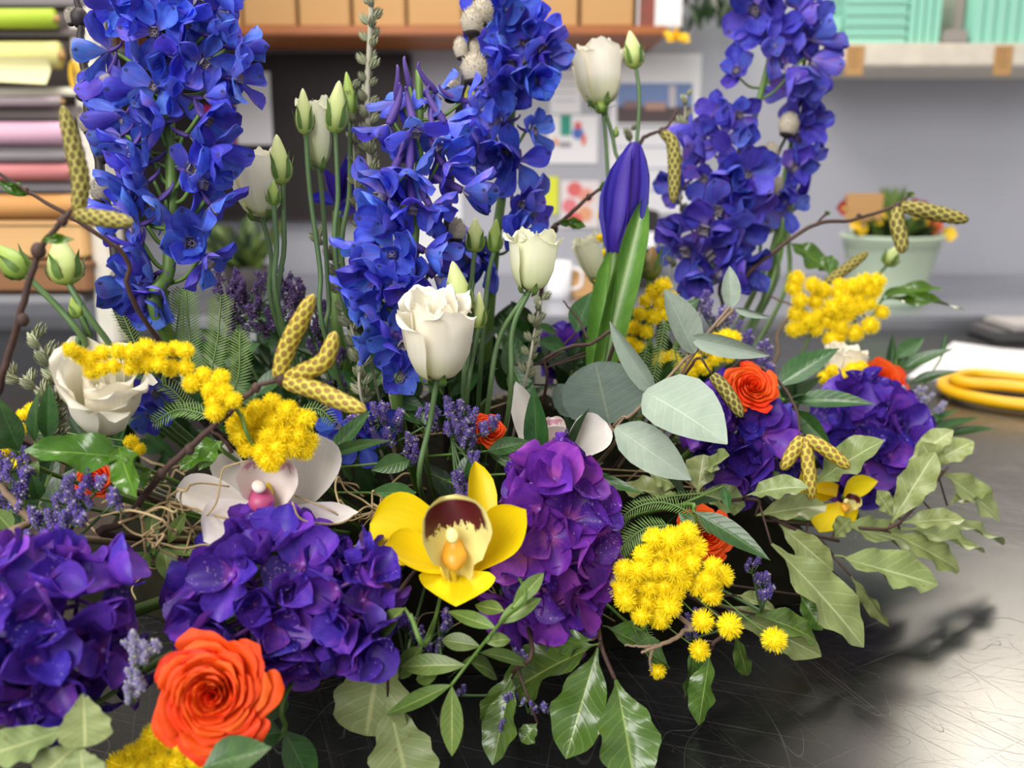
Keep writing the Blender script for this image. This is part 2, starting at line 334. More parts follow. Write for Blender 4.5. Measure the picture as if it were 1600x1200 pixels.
# ---------------------------------------------------------------- shared meshes
SEPAL = [sheet_mesh('sepal', M_DEL, prof='obovate', nv=9, nu=7, cup=c, curl=k, wave=.06, wn=1.3, seed=i, wid=.70) for i, (c, k) in enumerate([(.55,.5),(.35,-.4),(.8,.9),(.5,.1)])]
SEPAL2 = [m.copy() for m in SEPAL]
for m in SEPAL2: m.materials[0] = M_DEL2
def spur_mesh():
    b = MB(); b.add(*tube(catmull([(0,0,.02),(0,.06,-.25),(0,.16,-.62),(0,.34,-.95),(0,.5,-1.02)], 4), [.1,.13,.1,.06,.035], 7)); return b.mesh('floret', M_SPUR)
SPUR = spur_mesh(); SPURS = SPUR.copy(); SPURS.transform(Matrix.Diagonal((.9, .5, .5, 1)))
def bee_mesh():
    b = MB()
    for k in range(4):
        V, F, U = sheet('obovate', 5, 5, cup=.8, curl=.9, seed=k)
        a = k*math.pi/2+.4; Mx = Matrix.Rotation(a, 3, 'Z') @ Matrix.Rotation(1.0, 3, 'X')
        b.add((np.array(V)*.34) @ np.array(Mx).T, F, U)
    for k in range(8):
        a = k*.785; b.add(*tube([(0,0,0),(.07*math.cos(a),.07*math.sin(a),.22)], [.012,.02], 4))
    return b.mesh('bee', M_BEE)
BEE = bee_mesh()
HSEP = [sheet_mesh('sepal', M_HYD, prof='round', nv=8, nu=7, cup=c, curl=k, wave=.07, wn=1.2, seed=i+9, wid=1.02) for i, (c, k) in enumerate([(.35,.35),(.5,-.4),(.65,.7),(.2,-.2)])]
HSEP2 = [m.copy() for m in HSEP]
for m in HSEP2: m.materials[0] = M_HYD2
def hyd_core():
    b = MB(); V, F = ico(.1, 2); b.add([(x, y, z+.06) for x, y, z in V], F); b.add(*tube([(0,0,.0),(0,.05,-.6),(0,0,-1.2)], [.05,.05,.06], 5)); return b
HCORE = hyd_core().mesh('floret', plain('hydrangea_eye', (150,90,180), .5, (110,60,150), 90)); 
def cup_petal(rp, zp, phi, notch=.2, ruf=0, nv=11, nu=11, seed=0, wid=None, curlout=0):
    r = random.Random(seed); t = np.linspace(0, 1, nv); s = np.linspace(-1, 1, nu); T, S = np.meshgrid(t, s, indexing='ij')
    k = np.linspace(0, 1, len(rp)); R = np.interp(t, k, rp)[:, None]; Z = np.interp(t, k, zp)[:, None]
    wd = np.interp(t, *zip(*(wid or [(0,.6),(.25,.9),(.55,1),(.8,.95),(.93,.75),(1,.5)])))[:, None]
    A = S*phi*wd; p1, p2 = r.random()*6, r.random()*6
    R = R*(1+.17*S)+ruf*T**3*np.sin(5*S+p1)+curlout*np.abs(S)**3*T**2
    Z = Z-notch*(S**2)*T**3*np.abs(zp[-1]-zp[0])*.6+ruf*.8*T**4*np.sin(9*S+p2)
    return np.stack([R*np.cos(A), R*np.sin(A), Z], -1).reshape(-1, 3), grid_faces(nv, nu), np.stack([(S+1)/2, T], -1).reshape(-1, 2)
def cp_mesh(mat, *a, **k): return MB().add(*cup_petal(*a, **k)).mesh('petal', mat)
zup = lambda V: np.array([(x, -z, y) for x, y, z in V])
# lisianthus petals, unit height along Z
def liz_set(mat):
    return dict(out=[cp_mesh(mat, [.05,.30,.43,.47,.50,.58], [0,.10,.36,.64,.88,.98], .99, .22, .022, seed=i, curlout=.02, nv=13, nu=13) for i in range(3)],
      mid=[cp_mesh(mat, [.04,.25,.35,.37,.38,.42], [0,.12,.4,.68,.9,1.0], 1.05, .22, .024, seed=i+5) for i in range(3)],
      inn=[cp_mesh(mat, [.03,.17,.22,.22,.19,.2], [0,.2,.45,.7,.88,.97], 1.1, .25, .04, seed=i+9) for i in range(2)],
      flare=[cp_mesh(mat, [.05,.30,.44,.52,.58,.68], [0,.06,.22,.46,.66,.74], .85, .3, .04, seed=i+12) for i in range(2)])
LZ = liz_set(M_WHITE); LZC = liz_set(M_CREAM)
BUDP = [(.06,0),(.34,.08),(.48,.22),(.5,.34),(.44,.5),(.33,.66),(.22,.8),(.13,.92),(.05,.985),(.01,1)]
def bud_mesh(mat, tw=2.2): V, F, U = lathe(BUDP, 18, tw, .16, 5); return MB().add(V, F, U).mesh('bud', mat)
BUD = bud_mesh(M_BUD); BUDG = bud_mesh(M_BUDG); RBUD = bud_mesh(M_RBUD, .6)
def calyx_mesh(mat=M_STEM, n=5, ln=.62, flare=.06):
    b = MB()
    for k in range(n):
        a = k*2*math.pi/n; V, F, U = sheet('lance', 6, 3, wid=.2); V = np.array(V); t = V[:, 1]
        rad = np.interp(t, [0,.15,.4,.7,1], [.08,.42,.56,.56,.56+flare*3]); wv = V[:, 0]*1.3
        b.add(np.stack([rad*math.cos(a)-wv*math.sin(a), t*ln, rad*math.sin(a)+wv*math.cos(a)], 1), F, U)
    return b.mesh('calyx', mat)
CALYX = calyx_mesh(); CALYXL = calyx_mesh(ln=1.05, flare=.12)
def pom_mesh(seed, n=520):
    r = np.random.RandomState(seed); b = MB(); V, F = ico(.62, 2); b.add(V, F)
    d = r.normal(size=(n, 3)); d /= np.linalg.norm(d, axis=1)[:, None]; e = np.cross(d, r.normal(size=(n, 3))); e /= np.linalg.norm(e, axis=1)[:, None]
    L = .82+.26*r.rand(n); q = d+e*(r.rand(n, 1)-.5)*.25; V = np.concatenate([d*.55-e*.034, d*.55+e*.034, q*L[:, None]+e*.012, q*L[:, None]-e*.012])
    b.add(V, [(i, i+n, i+2*n, i+3*n) for i in range(n)]); return b.mesh('pom', M_POM)
POM = [pom_mesh(i) for i in range(3)]
def willow_mesh(mat, seed=1, n=900):
    r = np.random.RandomState(seed); b = MB(); V, F = ico(1, 3, (.40, .5, .40)); V = np.array(V); V[:, 1] += .5; b.add(V, F)
    d = r.normal(size=(n, 3)); d /= np.linalg.norm(d, axis=1)[:, None]; base = d*np.array([.38,.48,.38])+np.array([0,.5,0])
    e = np.cross(d, r.normal(size=(n, 3))); e /= np.linalg.norm(e, axis=1)[:, None]; tip = base+d*(.05+.07*r.rand(n, 1))+np.array([0,.06,0])
    b.add(np.concatenate([base-e*.014, base+e*.014, tip]), [(i, i+n, i+2*n) for i in range(n)]); return b.mesh('catkin', mat)
WIL = willow_mesh(M_WILLOW); WILG = willow_mesh(M_WILLG, 2)
def scale_cap(): 
    V, F, U = lathe([(.05,-.03),(.2,.0),(.29,.06),(.31,.12)], 10); return MB().add(V, F, U).mesh('bud_scale', M_BLACK)
WCAP = scale_cap()
def statice_mesh(mat, seed, n=26):
    r = np.random.RandomState(seed); b = MB(); b.add(*tube([(0,-.25,0),(0,.4,0),(0,.9,0)], .02, 4), A=np.zeros(12))
    for i in range(n):
        t = (i+.5)/n; a = i*2.4; y = t*.9; out = np.array([math.cos(a), .55+.9*t, math.sin(a)]); out /= np.linalg.norm(out)
        p0 = np.array([0, y, 0])+out*.04; L = .2+.08*r.rand(); e = np.cross(out, [.3, .2, .9]); e /= np.linalg.norm(e); f = np.cross(out, e)
        k = 5; ang = np.arange(k)*2*math.pi/k; ring = lambda c, q: [c+q*(math.cos(x)*e+math.sin(x)*f) for x in ang]
        V = ring(p0, .018)+ring(p0+out*L*.65, .045)+ring(p0+out*L, .085)+[p0+out*L*.8]
        F = grid_faces(3, k, True)+[(2*k+j, 2*k+(j+1) % k, 3*k) for j in range(k)]
        top = .75+.25*r.rand() if r.rand() < .8 else .4
        b.add(V, F, None, [.25]*k+[.36]*k+[top]*k+[top])
    return b.mesh('spikelet', mat, attr=True)
STAT = [statice_mesh(M_STAT, 1), statice_mesh(M_STAT, 2)]; STATD = [statice_mesh(M_STATD, 3)]; STATP = [statice_mesh(M_STATP, 4)]
def tuft_mesh():
    b = MB(); r = random.Random(3)
    for ring, (n, tilt, ln) in enumerate([(6,.5,.8),(5,.32,.95),(4,.15,1.0)]):
        for k in range(n):
            V, F, U = sheet('lance', 5, 3, wid=.26, cup=.6, curl=-.5); V = np.array(V)*ln
            Mx = Matrix.Rotation(k*6.283/n+ring*.5, 3, 'Y') @ Matrix.Rotation(tilt, 3, 'X'); b.add(V @ np.array(Mx).T+np.array([0, .06*ring, 0]), F, U)
    return b.mesh('leaf_tuft', M_HEATH)
TUFT = tuft_mesh()
def lv(mat, name='leaf', **k): return [sheet_mesh(name, mat, seed=i*3+1, **{**k, 'curl': k.get('curl', 0)+c, 'twist': tw}) for i, (c, tw) in enumerate([(0, .15), (.35, -.25), (-.3, .3)])]
LEAF = dict(
 pitt=lv(L_PITT, prof='pitt', nv=20, nu=9, fold=.22, wave=.075, wn=3.2, lobe=.11, curl=-.35, wid=1), pitd=lv(L_PITD, prof='pitt', nv=20, nu=9, fold=.25, wave=.08, wn=2.6, lobe=.11, curl=-.4, wid=1),
 pitv=lv(L_PITV, prof='obovate', nv=20, nu=9, fold=.08, wave=.05, wn=3.0, lobe=.10, curl=-.2, wid=1), rus=lv(L_RUS, prof='lance', nv=12, nu=7, fold=.2, curl=-.3, wid=1),
 mid=lv(L_MID, prof='elliptic', nv=10, nu=7, fold=.15, curl=-.3, wid=1), bri=lv(L_BRI, prof='lance', nv=18, nu=9, fold=.2, wave=.14, wn=1.8, lobe=.08, curl=-.6, wid=1),
 euc=lv(L_EUC, prof='euc', nv=14, nu=9, fold=.1, cup=.15, curl=-.25, wid=1), eud=lv(L_EUD, prof='disc', nv=14, nu=9, cup=.1, curl=-.1, wid=1),
 deep=lv(L_DEEP, prof='lance', nv=9, nu=5, fold=.2, curl=-.4, wid=1), palm=lv(L_RUS, prof='lance', nv=10, nu=5, fold=.3, curl=-.3, wid=1))
# ---------------------------------------------------------------- builders
def stem_to_root(pts3, z=.06, n=6):
    r = root_pt(pts3[-1], z); return catmull(list(pts3)+[r], n)
def add_stem(root, pts, rad, mat, name='stem', to_root=True, n=6, extra=None):
    """pts: (x, y, D) down to where it dips among the flowers; goes on into the moss base"""
    p = [P(*q) for q in pts]; c = stem_to_root(p) if to_root else catmull(p, 6)
    o = WM[root].translation; b = MB().add(*tube(c-np.array(o), rad, n))
    for e in (extra or []): b.add(*tube(e-np.array(o), rad*.5 if not hasattr(rad, '__len__') else rad[0]*.5, 5))
    return ob(name, b.mesh(name, mat), root, Matrix.Translation(o))
def lerp_stem(stem, y):
    ys = [s[1] for s in stem]
    for a, b in zip(stem, stem[1:]):
        if min(a[1], b[1]) <= y <= max(a[1], b[1]):
            t = (y-a[1])/(b[1]-a[1]+1e-9); return tuple(a[i]+(b[i]-a[i])*t for i in range(3))
    return min((stem[0], stem[-1]), key=lambda s: abs(s[1]-y))
def delphinium(label, stem, florets, rs, mats=SEPAL, sz=50, rad=.0035, keep=.7):
    root = thing('delphinium', label, 'flower', root_pt(P(*stem[-1])), 'delphinium spikes'); r = random.Random(rs); ped = []
    for fl in florets:
        if len(fl) == 2 and r.random() > keep: continue
        x, y = fl[0], fl[1]; s0 = lerp_stem(stem, y+28); dx = x-s0[0]
        yaw = fl[2] if len(fl) > 2 else max(-115, min(115, dx*1.15))+r.uniform(-38, 38); pit = fl[3] if len(fl) > 3 else r.uniform(-42, 14)
        size = (fl[4] if len(fl) > 4 else sz*r.uniform(.9, 1.15))/FP*s0[2]
        f = vdir(yaw, pit); pos = P(x, y, s0[2]-math.cos(math.radians(yaw))*.012-.002)-f*size*.25
        Fm = axis_m(pos, f, r.uniform(-.4, .4), size); o = ob('floret', SPUR if sz == 62 else SPURS, root, Fm)
        op = r.choice([.25, .45, .7, .95]) if len(fl) < 6 else fl[5]
        for k in range(5):
            a = k*2*math.pi/5+r.uniform(-.2, .2); tl = op+r.uniform(-.2, .3)
            Mx = Fm @ Matrix.Rotation(a, 4, 'Z') @ Matrix.Rotation(tl, 4, 'X') @ Matrix.Translation((0, .06, 0)) @ Matrix.Diagonal((r.uniform(.95, 1.2), r.uniform(.9, 1.1), 1, 1))
            ob('sepal', r.choice(mats), o, Mx)
        ob('bee', BEE, o, Fm)
        q = P(*s0); d = pos-f*size*.15; ped.append(catmull([d, (d+q)/2+Vector((0, 0, -.004)), q], 4))
    add_stem(root, stem, [rad*.8, rad, rad*1.2, rad*1.2], M_STEM, extra=ped, n=8)
    return root
def hydrangea(label, c, rx, ry, depth, n, rs, mats=HSEP, sz=44):
    D = c[2]; ctr = P(*c); r = random.Random(rs); ax, az = rx/FP*D, ry/FP*D
    root = thing('hydrangea', label, 'flower', root_pt(ctr), 'hydrangea heads')
    add_stem(root, [c, (c[0], c[1]+12, D+.02)], .004, M_STEM)
    up = Vector((0, -sp*.0, 1)); ga = math.pi*(3-5**.5)
    for i in range(n):
        z = 1-2*(i+.5)/n; th = ga*i; q = (1-z*z)**.5
        d = Vector((q*math.cos(th), q*math.sin(th), z))
        if d.y > .45: continue
        k = r.uniform(.74, 1.08); pos = ctr+Vector((d.x*ax, d.y*depth, d.z*az))*k
        f = (Vector((d.x/ax, d.y/depth, d.z/az)).normalized()+Vector((r.uniform(-.5, .5), r.uniform(-.5, .3), r.uniform(-.5, .5)))).normalized()
        s = sz/FP*D*r.uniform(.82, 1.15); Fm = axis_m(pos, f, r.uniform(0, 1.6), s); o = ob('floret', HCORE, root, Fm); op = r.uniform(-.1, 1.0)
        if i % 9 == 4: pos = pos+f*s*.35
        for a in range(4):
            Mx = Fm @ Matrix.Rotation(a*math.pi/2+r.uniform(-.15, .15), 4, 'Z') @ Matrix.Rotation(op+r.uniform(-.25, .35), 4, 'X') @ Matrix.Translation((0, .05, (a % 2)*.04)) @ Matrix.Scale(r.uniform(.85, 1.12), 4)
            ob('sepal', r.choice(mats), o, Mx)
    return root
def put_bud(root, base, tip, wpx, me=None, cal=None, dt=0):
    b = P(*base); t = P(tip[0], tip[1], base[2]+dt); wm = wpx/FP*base[2]
    o = ob('bud', me or BUD, root, frame_m(b, t, w=wm, zs=wm)); ob('calyx', cal or CALYX, o, frame_m(b, t, w=wm, zs=wm, roll=20)); return o
def put_bloom(root, base, top, wpx, S=LZ, dt=-.012, flare=(), rs=1, spin=0, close=1.0, n=(4, 4, 3, 3)):
    b = P(*base); t = P(top[0], top[1], base[2]+dt); h = (t-b).length; wm = wpx/FP*base[2]; r = random.Random(rs)
    A = axis_m(b, t-b, spin); sx = wm/1.06
    def put(key, cnt, off, sc=1, zs=1):
        for k in range(cnt):
            Mx = A @ Matrix.Rotation(off+k*2*math.pi/cnt+r.uniform(-.12, .12), 4, 'Z') @ Matrix.Diagonal((sx*sc*r.uniform(.96, 1.04), sx*sc*r.uniform(.96, 1.04), h*zs*r.uniform(.9, 1.05), 1)) @ Matrix.Rotation(r.uniform(-.04, .04), 4, 'Y')
            ob('petal', r.choice(S[key]), root, Mx)
    for a in flare: put('flare', 1, a, 1.0)
    put('out', n[0], 0, close); put('mid', n[1], .6, close); put('inn', n[2], .2, close); put('inn', n[3], 1.2, .62*close, .93)
    c = ob('calyx', CALYX, root, frame_m(b-(t-b)*.08, b+(t-b)*.34, w=wm*.5, zs=wm*.5)); return c
def lisianthus(label, stems, blooms=(), buds=(), rad=.0017, leaves=()):
    """stems: polylines (x, y, D) from the flower down"""
    root = thing('lisianthus', label, 'flower', root_pt(P(*stems[0][-1])), 'lisianthus stems')
    for s in stems:
        s = list(s); free = s[-1] == 'join'
        if free: s = s[:-1]
        add_stem(root, s, rad, M_LSTEM, to_root=not free, n=7)
    for b in blooms: put_bloom(root, *b[:3], **(b[3] if len(b) > 3 else {}))
    for b in buds: put_bud(root, *b[:3], **(b[3] if len(b) > 3 else {}))
    for l in leaves: put_leaf(root, 'mid', *l)
    return root
def put_leaf(root, kind, bx, by, tx, ty, wpx, mode, d0, d1, roll=0, var=None, face=None, name='leaf'):
    f = P if mode == 'd' else PZ; b, t = f(bx, by, d0), f(tx, ty, d1)
    Dm = ((b-CAMP).length+(t-CAMP).length)/2; i = var if var is not None else rnd.randrange(3)
    return ob(name, LEAF[kind][i], root, frame_m(b, t, face, roll, wpx/FP*Dm))
def sprig(name, label, kind, leaves, stem=None, cat='foliage', smat=M_BARK, rad=.0013, group=None, to_root=True):
    f = P if leaves[0][5] == 'd' else PZ
    l0 = f(leaves[0][0], leaves[0][1], leaves[0][6])
    root = thing(name, label, cat, root_pt(l0, .05), group)
    o = WM[root].translation; b = MB()
    if stem:
        p = [f(*q) for q in stem]; c = stem_to_root(p, .05) if to_root else catmull(p, 6)
    else: c = np.array(catmull([l0, root_pt(l0, .05)], 5))
    b.add(*tube(c-np.array(o), rad, 6))
    for l in leaves:
        q = np.array(f(l[0], l[1], l[6])); j = np.argmin(np.linalg.norm(c-q, axis=1)); j = min(j+1, len(c)-1)
        if np.linalg.norm(c[j]-q) > .002: b.add(*tube(np.array([q, (q+c[j])/2, c[j]])-np.array(o), rad*.6, 5))
    ob('stem', b.mesh('stem', smat), root, Matrix.Translation(o))
    for l in leaves: put_leaf(root, kind, *l)
    return root
def rose(label, c, rpx, facing, rs, rings=7, group='orange roses', dome=.75):
    D = c[2]; ctr = P(*c); R = rpx/FP*D; r = random.Random(rs); f = facing.normalized()
    root = thing('orange_rose', label, 'flower', root_pt(ctr), group)
    A = axis_m(ctr-f*R*.55, f, r.random()*6, R)
    for i in range(rings):
        q = i/(rings-1); rr = .10+.88*q**1.05; zt = dome*(1.0-.55*q**1.6)+.05; n = [3,4,5,6,7,7,7,7,7][i] if rings > 5 else 4
        ms = [cp_mesh(M_ORANGE, [.05, rr*.62, rr*.9, rr*(.98+.04*q), rr*(1.0+.12*q)], [0, zt*.34, zt*.72, zt*.95, zt*(1.0-.06*q)], 1.25-.55*q, .22,   .008+.012*q, 9, 11, seed=rs*31+i*2+k) for k in range(2)]
        for k in range(n):
            Mx = A @ Matrix.Rotation(i*.9+k*2*math.pi/n+r.uniform(-.15, .15), 4, 'Z') @ Matrix.Scale(r.uniform(.94, 1.05), 4) @ Matrix.Rotation(r.uniform(-.05, .07), 4, 'Y'); ob('petal', r.choice(ms), root, Mx)
    p0 = ctr-f*R*.5; rt = root_pt(ctr); o = WM[root].translation
    ob('stem', MB().add(*tube(catmull([p0, p0-f*R*.6+Vector((0, .01, -.01)), rt], 6)-np.array(o), .0022, 7)).mesh('stem', M_STEM), root, Matrix.Translation(o))
    ob('calyx', CALYX, root, axis_m(p0-f*R*.1, f, 0, 1) @ Matrix.Rotation(math.pi/2, 4, 'X') @ Matrix.Diagonal((R*.8, R*.7, R*.8, 1)))
    return root
def mimosa(label, poms, D, rpx, ctr_stem, rs, ferns=(), jit=.006):
    r = random.Random(rs); root = thing('mimosa', label, 'flower', root_pt(P(*ctr_stem[-1])), 'mimosa sprays')
    add_stem(root, ctr_stem, .0011, M_STEM); o = WM[root].translation; b = MB()
    c = catmull([P(*q) for q in ctr_stem], 8)
    for q in poms:
        x, y = q[0], q[1]; rr = (q[2] if len(q) > 2 else rpx*r.uniform(.85, 1.12)); d = q[3] if len(q) > 3 else D+r.uniform(-jit, jit)
        p = P(x, y, d); Mx = Matrix.Translation(p) @ Matrix.Rotation(r.random()*6, 4, (r.random(), r.random(), 1)) @ Matrix.Scale(rr/FP*d, 4)
        ob('pom', r.choice(POM), root, Mx)
        k = c[np.argmin(np.linalg.norm(c-np.array(p), axis=1))]; b.add(*tube(catmull([p, (np.array(p)+k)/2+np.array([0, .004, -.003]), k], 3)-np.array(o), .0005, 4))
    ob('flower_stalk', b.mesh('flower_stalk', M_STEM), root, Matrix.Translation(o))
    for f in ferns: fern_part(root, *f)
    return root
def fern_part(root, pts, lpx, step=4.5, roll=0):
    """a feather leaf along a pixel path: midrib and thin leaflets on both sides"""
    p = [P(*q) for q in pts]; c = catmull(p, 10); seg = np.linalg.norm(np.diff(c, axis=0), axis=1); tot = seg.sum(); Dm = pts[0][2]
    n = max(10, int(tot/(step/FP*Dm))); s = np.concatenate([[0], np.cumsum(seg)])/tot; tt = np.linspace(0.04, .995, n)
    cc = np.stack([np.interp(tt, s, c[:, i]) for i in range(3)], 1); T, _, _ = frames(cc); o = np.array(c[0]); b = MB().add(*tube(c-o, .0006, 5))
    Ln = lpx/FP*Dm
    for i in range(n):
        t = T[i]; nv = np.array(CAMP)-cc[i]; nv /= np.linalg.norm(nv); nv += np.array([0, 0, .5]); sd = np.cross(t, nv); sd /= np.linalg.norm(sd); nn = np.cross(sd, t)
        L = Ln*min(1, .35+1.6*math.sin(math.pi*min(1, tt[i]*.96+.02)))*rnd.uniform(.9, 1.08)
        for g in (-1, 1):
            d = sd*g*.86+t*.5+nn*rnd.uniform(-.05, .25); d /= np.linalg.norm(d); wv = np.cross(d, nn); wv = wv/np.linalg.norm(wv)*Ln*.055; q = cc[i]-o
            b.add([q-wv*.5, q+d*L*.5-wv, q+d*L, q+d*L*.5+wv, q+wv*.5], [(0, 1, 3, 4), (1, 2, 3)], [(.3, 0), (.3, .5), (.5, 1), (.7, .5), (.7, 0)])
    return ob('feather_leaf', b.mesh('feather_leaf', M_FERN), root, Matrix.Translation(o))
def catkin_mesh(pts, R, mat, k=7, pitch=.86):
    L = np.linalg.norm(np.diff(pts, axis=0), axis=1).sum(); rows = max(6, int(L/(R*pitch))); nv = rows*5; nu = k*6
    T = np.linspace(0, 1, nv); s = np.concatenate([[0], np.cumsum(np.linalg.norm(np.diff(pts, axis=0), axis=1))])/L
    c = np.stack([np.interp(T, s, pts[:, i]) for i in range(3)], 1); _, N, B = frames(c)
    a = np.arange(nu)/nu; V = []; A = []
    prof = np.interp(T, [0,.06,.25,.6,.85,.95,1], [.5,.74,.9,.9,.74,.5,.12])
    for i, t in enumerate(T):
        for u in a:
            best = 9
            y = t*rows
            for rw in (math.floor(y)-1, math.floor(y), math.floor(y)+1):
                x = u*k-.5*(rw % 2); dx = abs(x-round(x)); dy = y-rw-.5; best = min(best, (dx*1.0)**2*3.2+dy*dy*1.5)
            d = best**.5; h = R*prof[i]*(1+.26*(1-min(1, d/.8)**2)-.22*max(0, 1-d/.36))
            V.append(c[i]+h*(math.cos(u*2*math.pi)*N[i]+math.sin(u*2*math.pi)*B[i])); A.append(min(1, d/.72))
    return V, grid_faces(nv, nu, True)+[tuple(range(nu))[::-1], tuple(range((nv-1)*nu, nv*nu))], A
def branch(name, label, mains, catkins, mat, rad, cmat=None, cr=11, cat='branch', bumps=(), to_root=True, willows=(), leafbuds=(), wme=None):
    root = thing(name, label, cat, root_pt(P(*mains[0][-1])))
    o = WM[root].translation; b = MB(); r = random.Random(len(label))
    for i, m in enumerate(mains):
        p = [P(*q) for q in m]; c = stem_to_root(p) if (to_root and i == 0) else catmull(p, 8)
        c = c+np.array([[r.uniform(-1, 1)*rad*.25 for _ in range(3)] for _ in c]); b.add(*tube(c-np.array(o), [rad*.65, rad, rad*1.15, rad*1.2] if i == 0 else [rad*.5, rad*.8], 8))
    for q in bumps:
        V, F = ico(rad*q[3], 2, (1, 1, 1.2)); b.add(np.array(V)+np.array(P(*q[:3]))-np.array(o), F)
    ob('stem', b.mesh('stem', mat), root, Matrix.Translation(o))
    for ck in catkins:
        pts = catmull([P(*q) for q in ck], 8); c0 = pts[0]; V, F, A = catkin_mesh(pts, cr/FP*ck[0][2], cmat)
        ob('catkin', MB().add(np.array(V)-c0, F, None, A).mesh('catkin', cmat, attr=True), root, Matrix.Translation(c0))
    for (bx, by, tx, ty, wpx, D) in willows:
        wm = wpx/FP*D*1.2; M = frame_m(P(bx, by, D), P(tx, ty, D), w=wm, zs=wm); q = ob('catkin', wme or WIL, root, M); ob('bud_scale', WCAP, q, M)
    for (bx, by, tx, ty, wpx, D) in leafbuds:
        for a in range(3):
            ob('leaf_bud', LEAF['bri'][a], root, frame_m(P(bx, by, D), P(tx+(a-1)*wpx*.35, ty+(a-1)*2, D), roll=(a-1)*50, w=wpx/FP*D*.8))
    return root
def statice(label, clusters, D, rs, S=STAT, size=26, tip=None):
    """clusters: (x, y, n, spread)"""
    r = random.Random(rs); cx, cy = clusters[0][0], clusters[0][1]
    root = thing('statice', label, 'flower', root_pt(P(cx, cy, D)), 'statice sprays'); o = WM[root].translation; b = MB(); hub = P(cx+r.uniform(-8, 8), cy+55, D+.02)
    b.add(*tube(catmull([hub, root_pt(hub, .05)], 5)-np.array(o), .0011, 5))
    for (x, y, n, s) in clusters:
        fork = P(x+r.uniform(-4, 4), y+s*.6+8, D+.01); b.add(*tube(catmull([fork, (fork+hub)/2+Vector((0, 0, -.002)), hub], 4)-np.array(o), .0008, 5))
        for k in range(n):
            p = P(x+r.uniform(-s, s), y+r.uniform(-s, s)*.7+4, D+r.uniform(-.008, .008)); d = Vector(((p.x-fork.x)*25+r.uniform(-.5, .5), -.35+r.uniform(-.3, .3), 1)).normalized(); L = size*r.uniform(.8, 1.2)/FP*D
            ob('spikelet', r.choice(S), root, frame_m(p-d*L*.5, p+d*L*.5, w=L, zs=L)); e = p-d*L*.6
            b.add(*tube(np.array([e, (e+fork)/2, fork])-np.array(o), .0005, 4))
    ob('stem', b.mesh('stem', M_LSTEM), root, Matrix.Translation(o)); return root
def heath(label, stem, rs, size=17, step=15, rad=.0013, to_root=True, r0=0):
    root = thing('heath_sprig', label, 'foliage', root_pt(P(*stem[-1])), 'silvery heath sprigs'); r = random.Random(rs)
    add_stem(root, stem, rad, M_HSTEM, to_root=to_root); c = catmull([P(*q) for q in stem], 12); D = stem[0][2]
    T = frames(c)[0]; seg = np.concatenate([[0], np.cumsum(np.linalg.norm(np.diff(c, axis=0), axis=1))]); st = step/FP*D; k = 0; y = 0
    while y < seg[-1]:
        p = Vector([np.interp(y, seg, c[:, i]) for i in range(3)]); t = -Vector([np.interp(y, seg, T[:, i]) for i in range(3)])
        a = k*2.2; sd = Vector((math.cos(a), math.sin(a)*.8, 0)); d = (t*.8+sd*.75).normalized(); L = size/FP*D*r.uniform(.85, 1.25)
        ob('leaf_tuft', TUFT, root, frame_m(p+d*rad, p+d*(L+rad), w=L, zs=L)); k += 1; y += st*r.uniform(.75, 1.2)*(.55 if k % 3 else 1)
    return root
# ---------------------------------------------------------------- the room
def table_mat():
    m = NT('black_worktop'); t = m.N('TexCoord').outputs['Object']; s = None
    for i, (sc, ang, th) in enumerate([((5, 1.3, 1), .5, .0035), ((1.4, 6, 1), -.4, .003), ((3, 3, 1), 1.1, .0022), ((9, 2, 1), .9, .004), ((2, 11, 1), .2, .004)]):
        mp = m.N('Mapping'); mp.inputs['Rotation'].default_value = (0, 0, ang); mp.inputs['Location'].default_value = (i*3.3, i*1.7, i*5.1); mp.inputs['Scale'].default_value = sc; m.L(t, mp.inputs[0])
        n = m.noise(mp.outputs[0], 2.2+i*.6, 1.2, .4); d = m.math('ABSOLUTE', m.math('SUBTRACT', n, .5)); k = m.mapr(d, th*.1, th*.45, 1, 0)
        gate = m.mapr(m.noise(t, 5+i*3, 2), .42, .6); k = m.math('MULTIPLY', k, gate); s = k if s is None else m.math('MAXIMUM', s, k)
    for ang, sc, lo in ((.35, (4, 800, 1), .64), (-.55, (5, 900, 1), .65), (1.25, (4, 1000, 1), .65), (.95, (3, 900, 1), .66)):
        rt = m.N('VectorRotate', rotation_type='Z_AXIS'); rt.inputs['Angle'].default_value = ang; m.L(t, rt.inputs['Vector'])
        k = m.mapr(m.noise(m.scalevec(rt.outputs[0], sc), 1.0, 2, .5), lo+.02, lo+.08); s = m.math('MAXIMUM', s, m.math('MULTIPLY', k, .8))
    grain = m.noise(m.scalevec(t, (60, 900, 1)), 1.0, 3); worn = m.noise(t, 3.0, 4)
    col = m.mix(m.math('MULTIPLY', s, .34), lin((15, 15, 16)), lin((120, 116, 112))); col = m.mix(m.mapr(grain, .45, .75, 0, .07), col, lin((90, 88, 88)))
    rough = m.math('ADD', m.math('ADD', .24, m.math('MULTIPLY', s, .25)), m.math('MULTIPLY', m.mapr(worn, .3, .7), .08))
    return m.finish(col, rough, 0, m.math('ADD', s, m.math('MULTIPLY', grain, .5)), .1, .0004, spec=.5)
W_WALL = plain('wall_paint', (178, 178, 186), .7, (170, 171, 180), 3); W_TABLE = table_mat()
W_STEEL = plain('brushed_steel', (190, 192, 200), .3, (170, 172, 180), 14, metal=.8); W_WHITE = plain('white_laminate', (240, 230, 212), .5)
W_BROWN = plain('shelf_wood', (176, 104, 50), .5, (150, 84, 40), 12); W_KRAFT = plain('kraft_card', (196, 152, 98), .7, (188, 144, 90), 6); W_BLACK = plain('board_black', (36, 28, 26), .6, (28, 22, 22), 5)
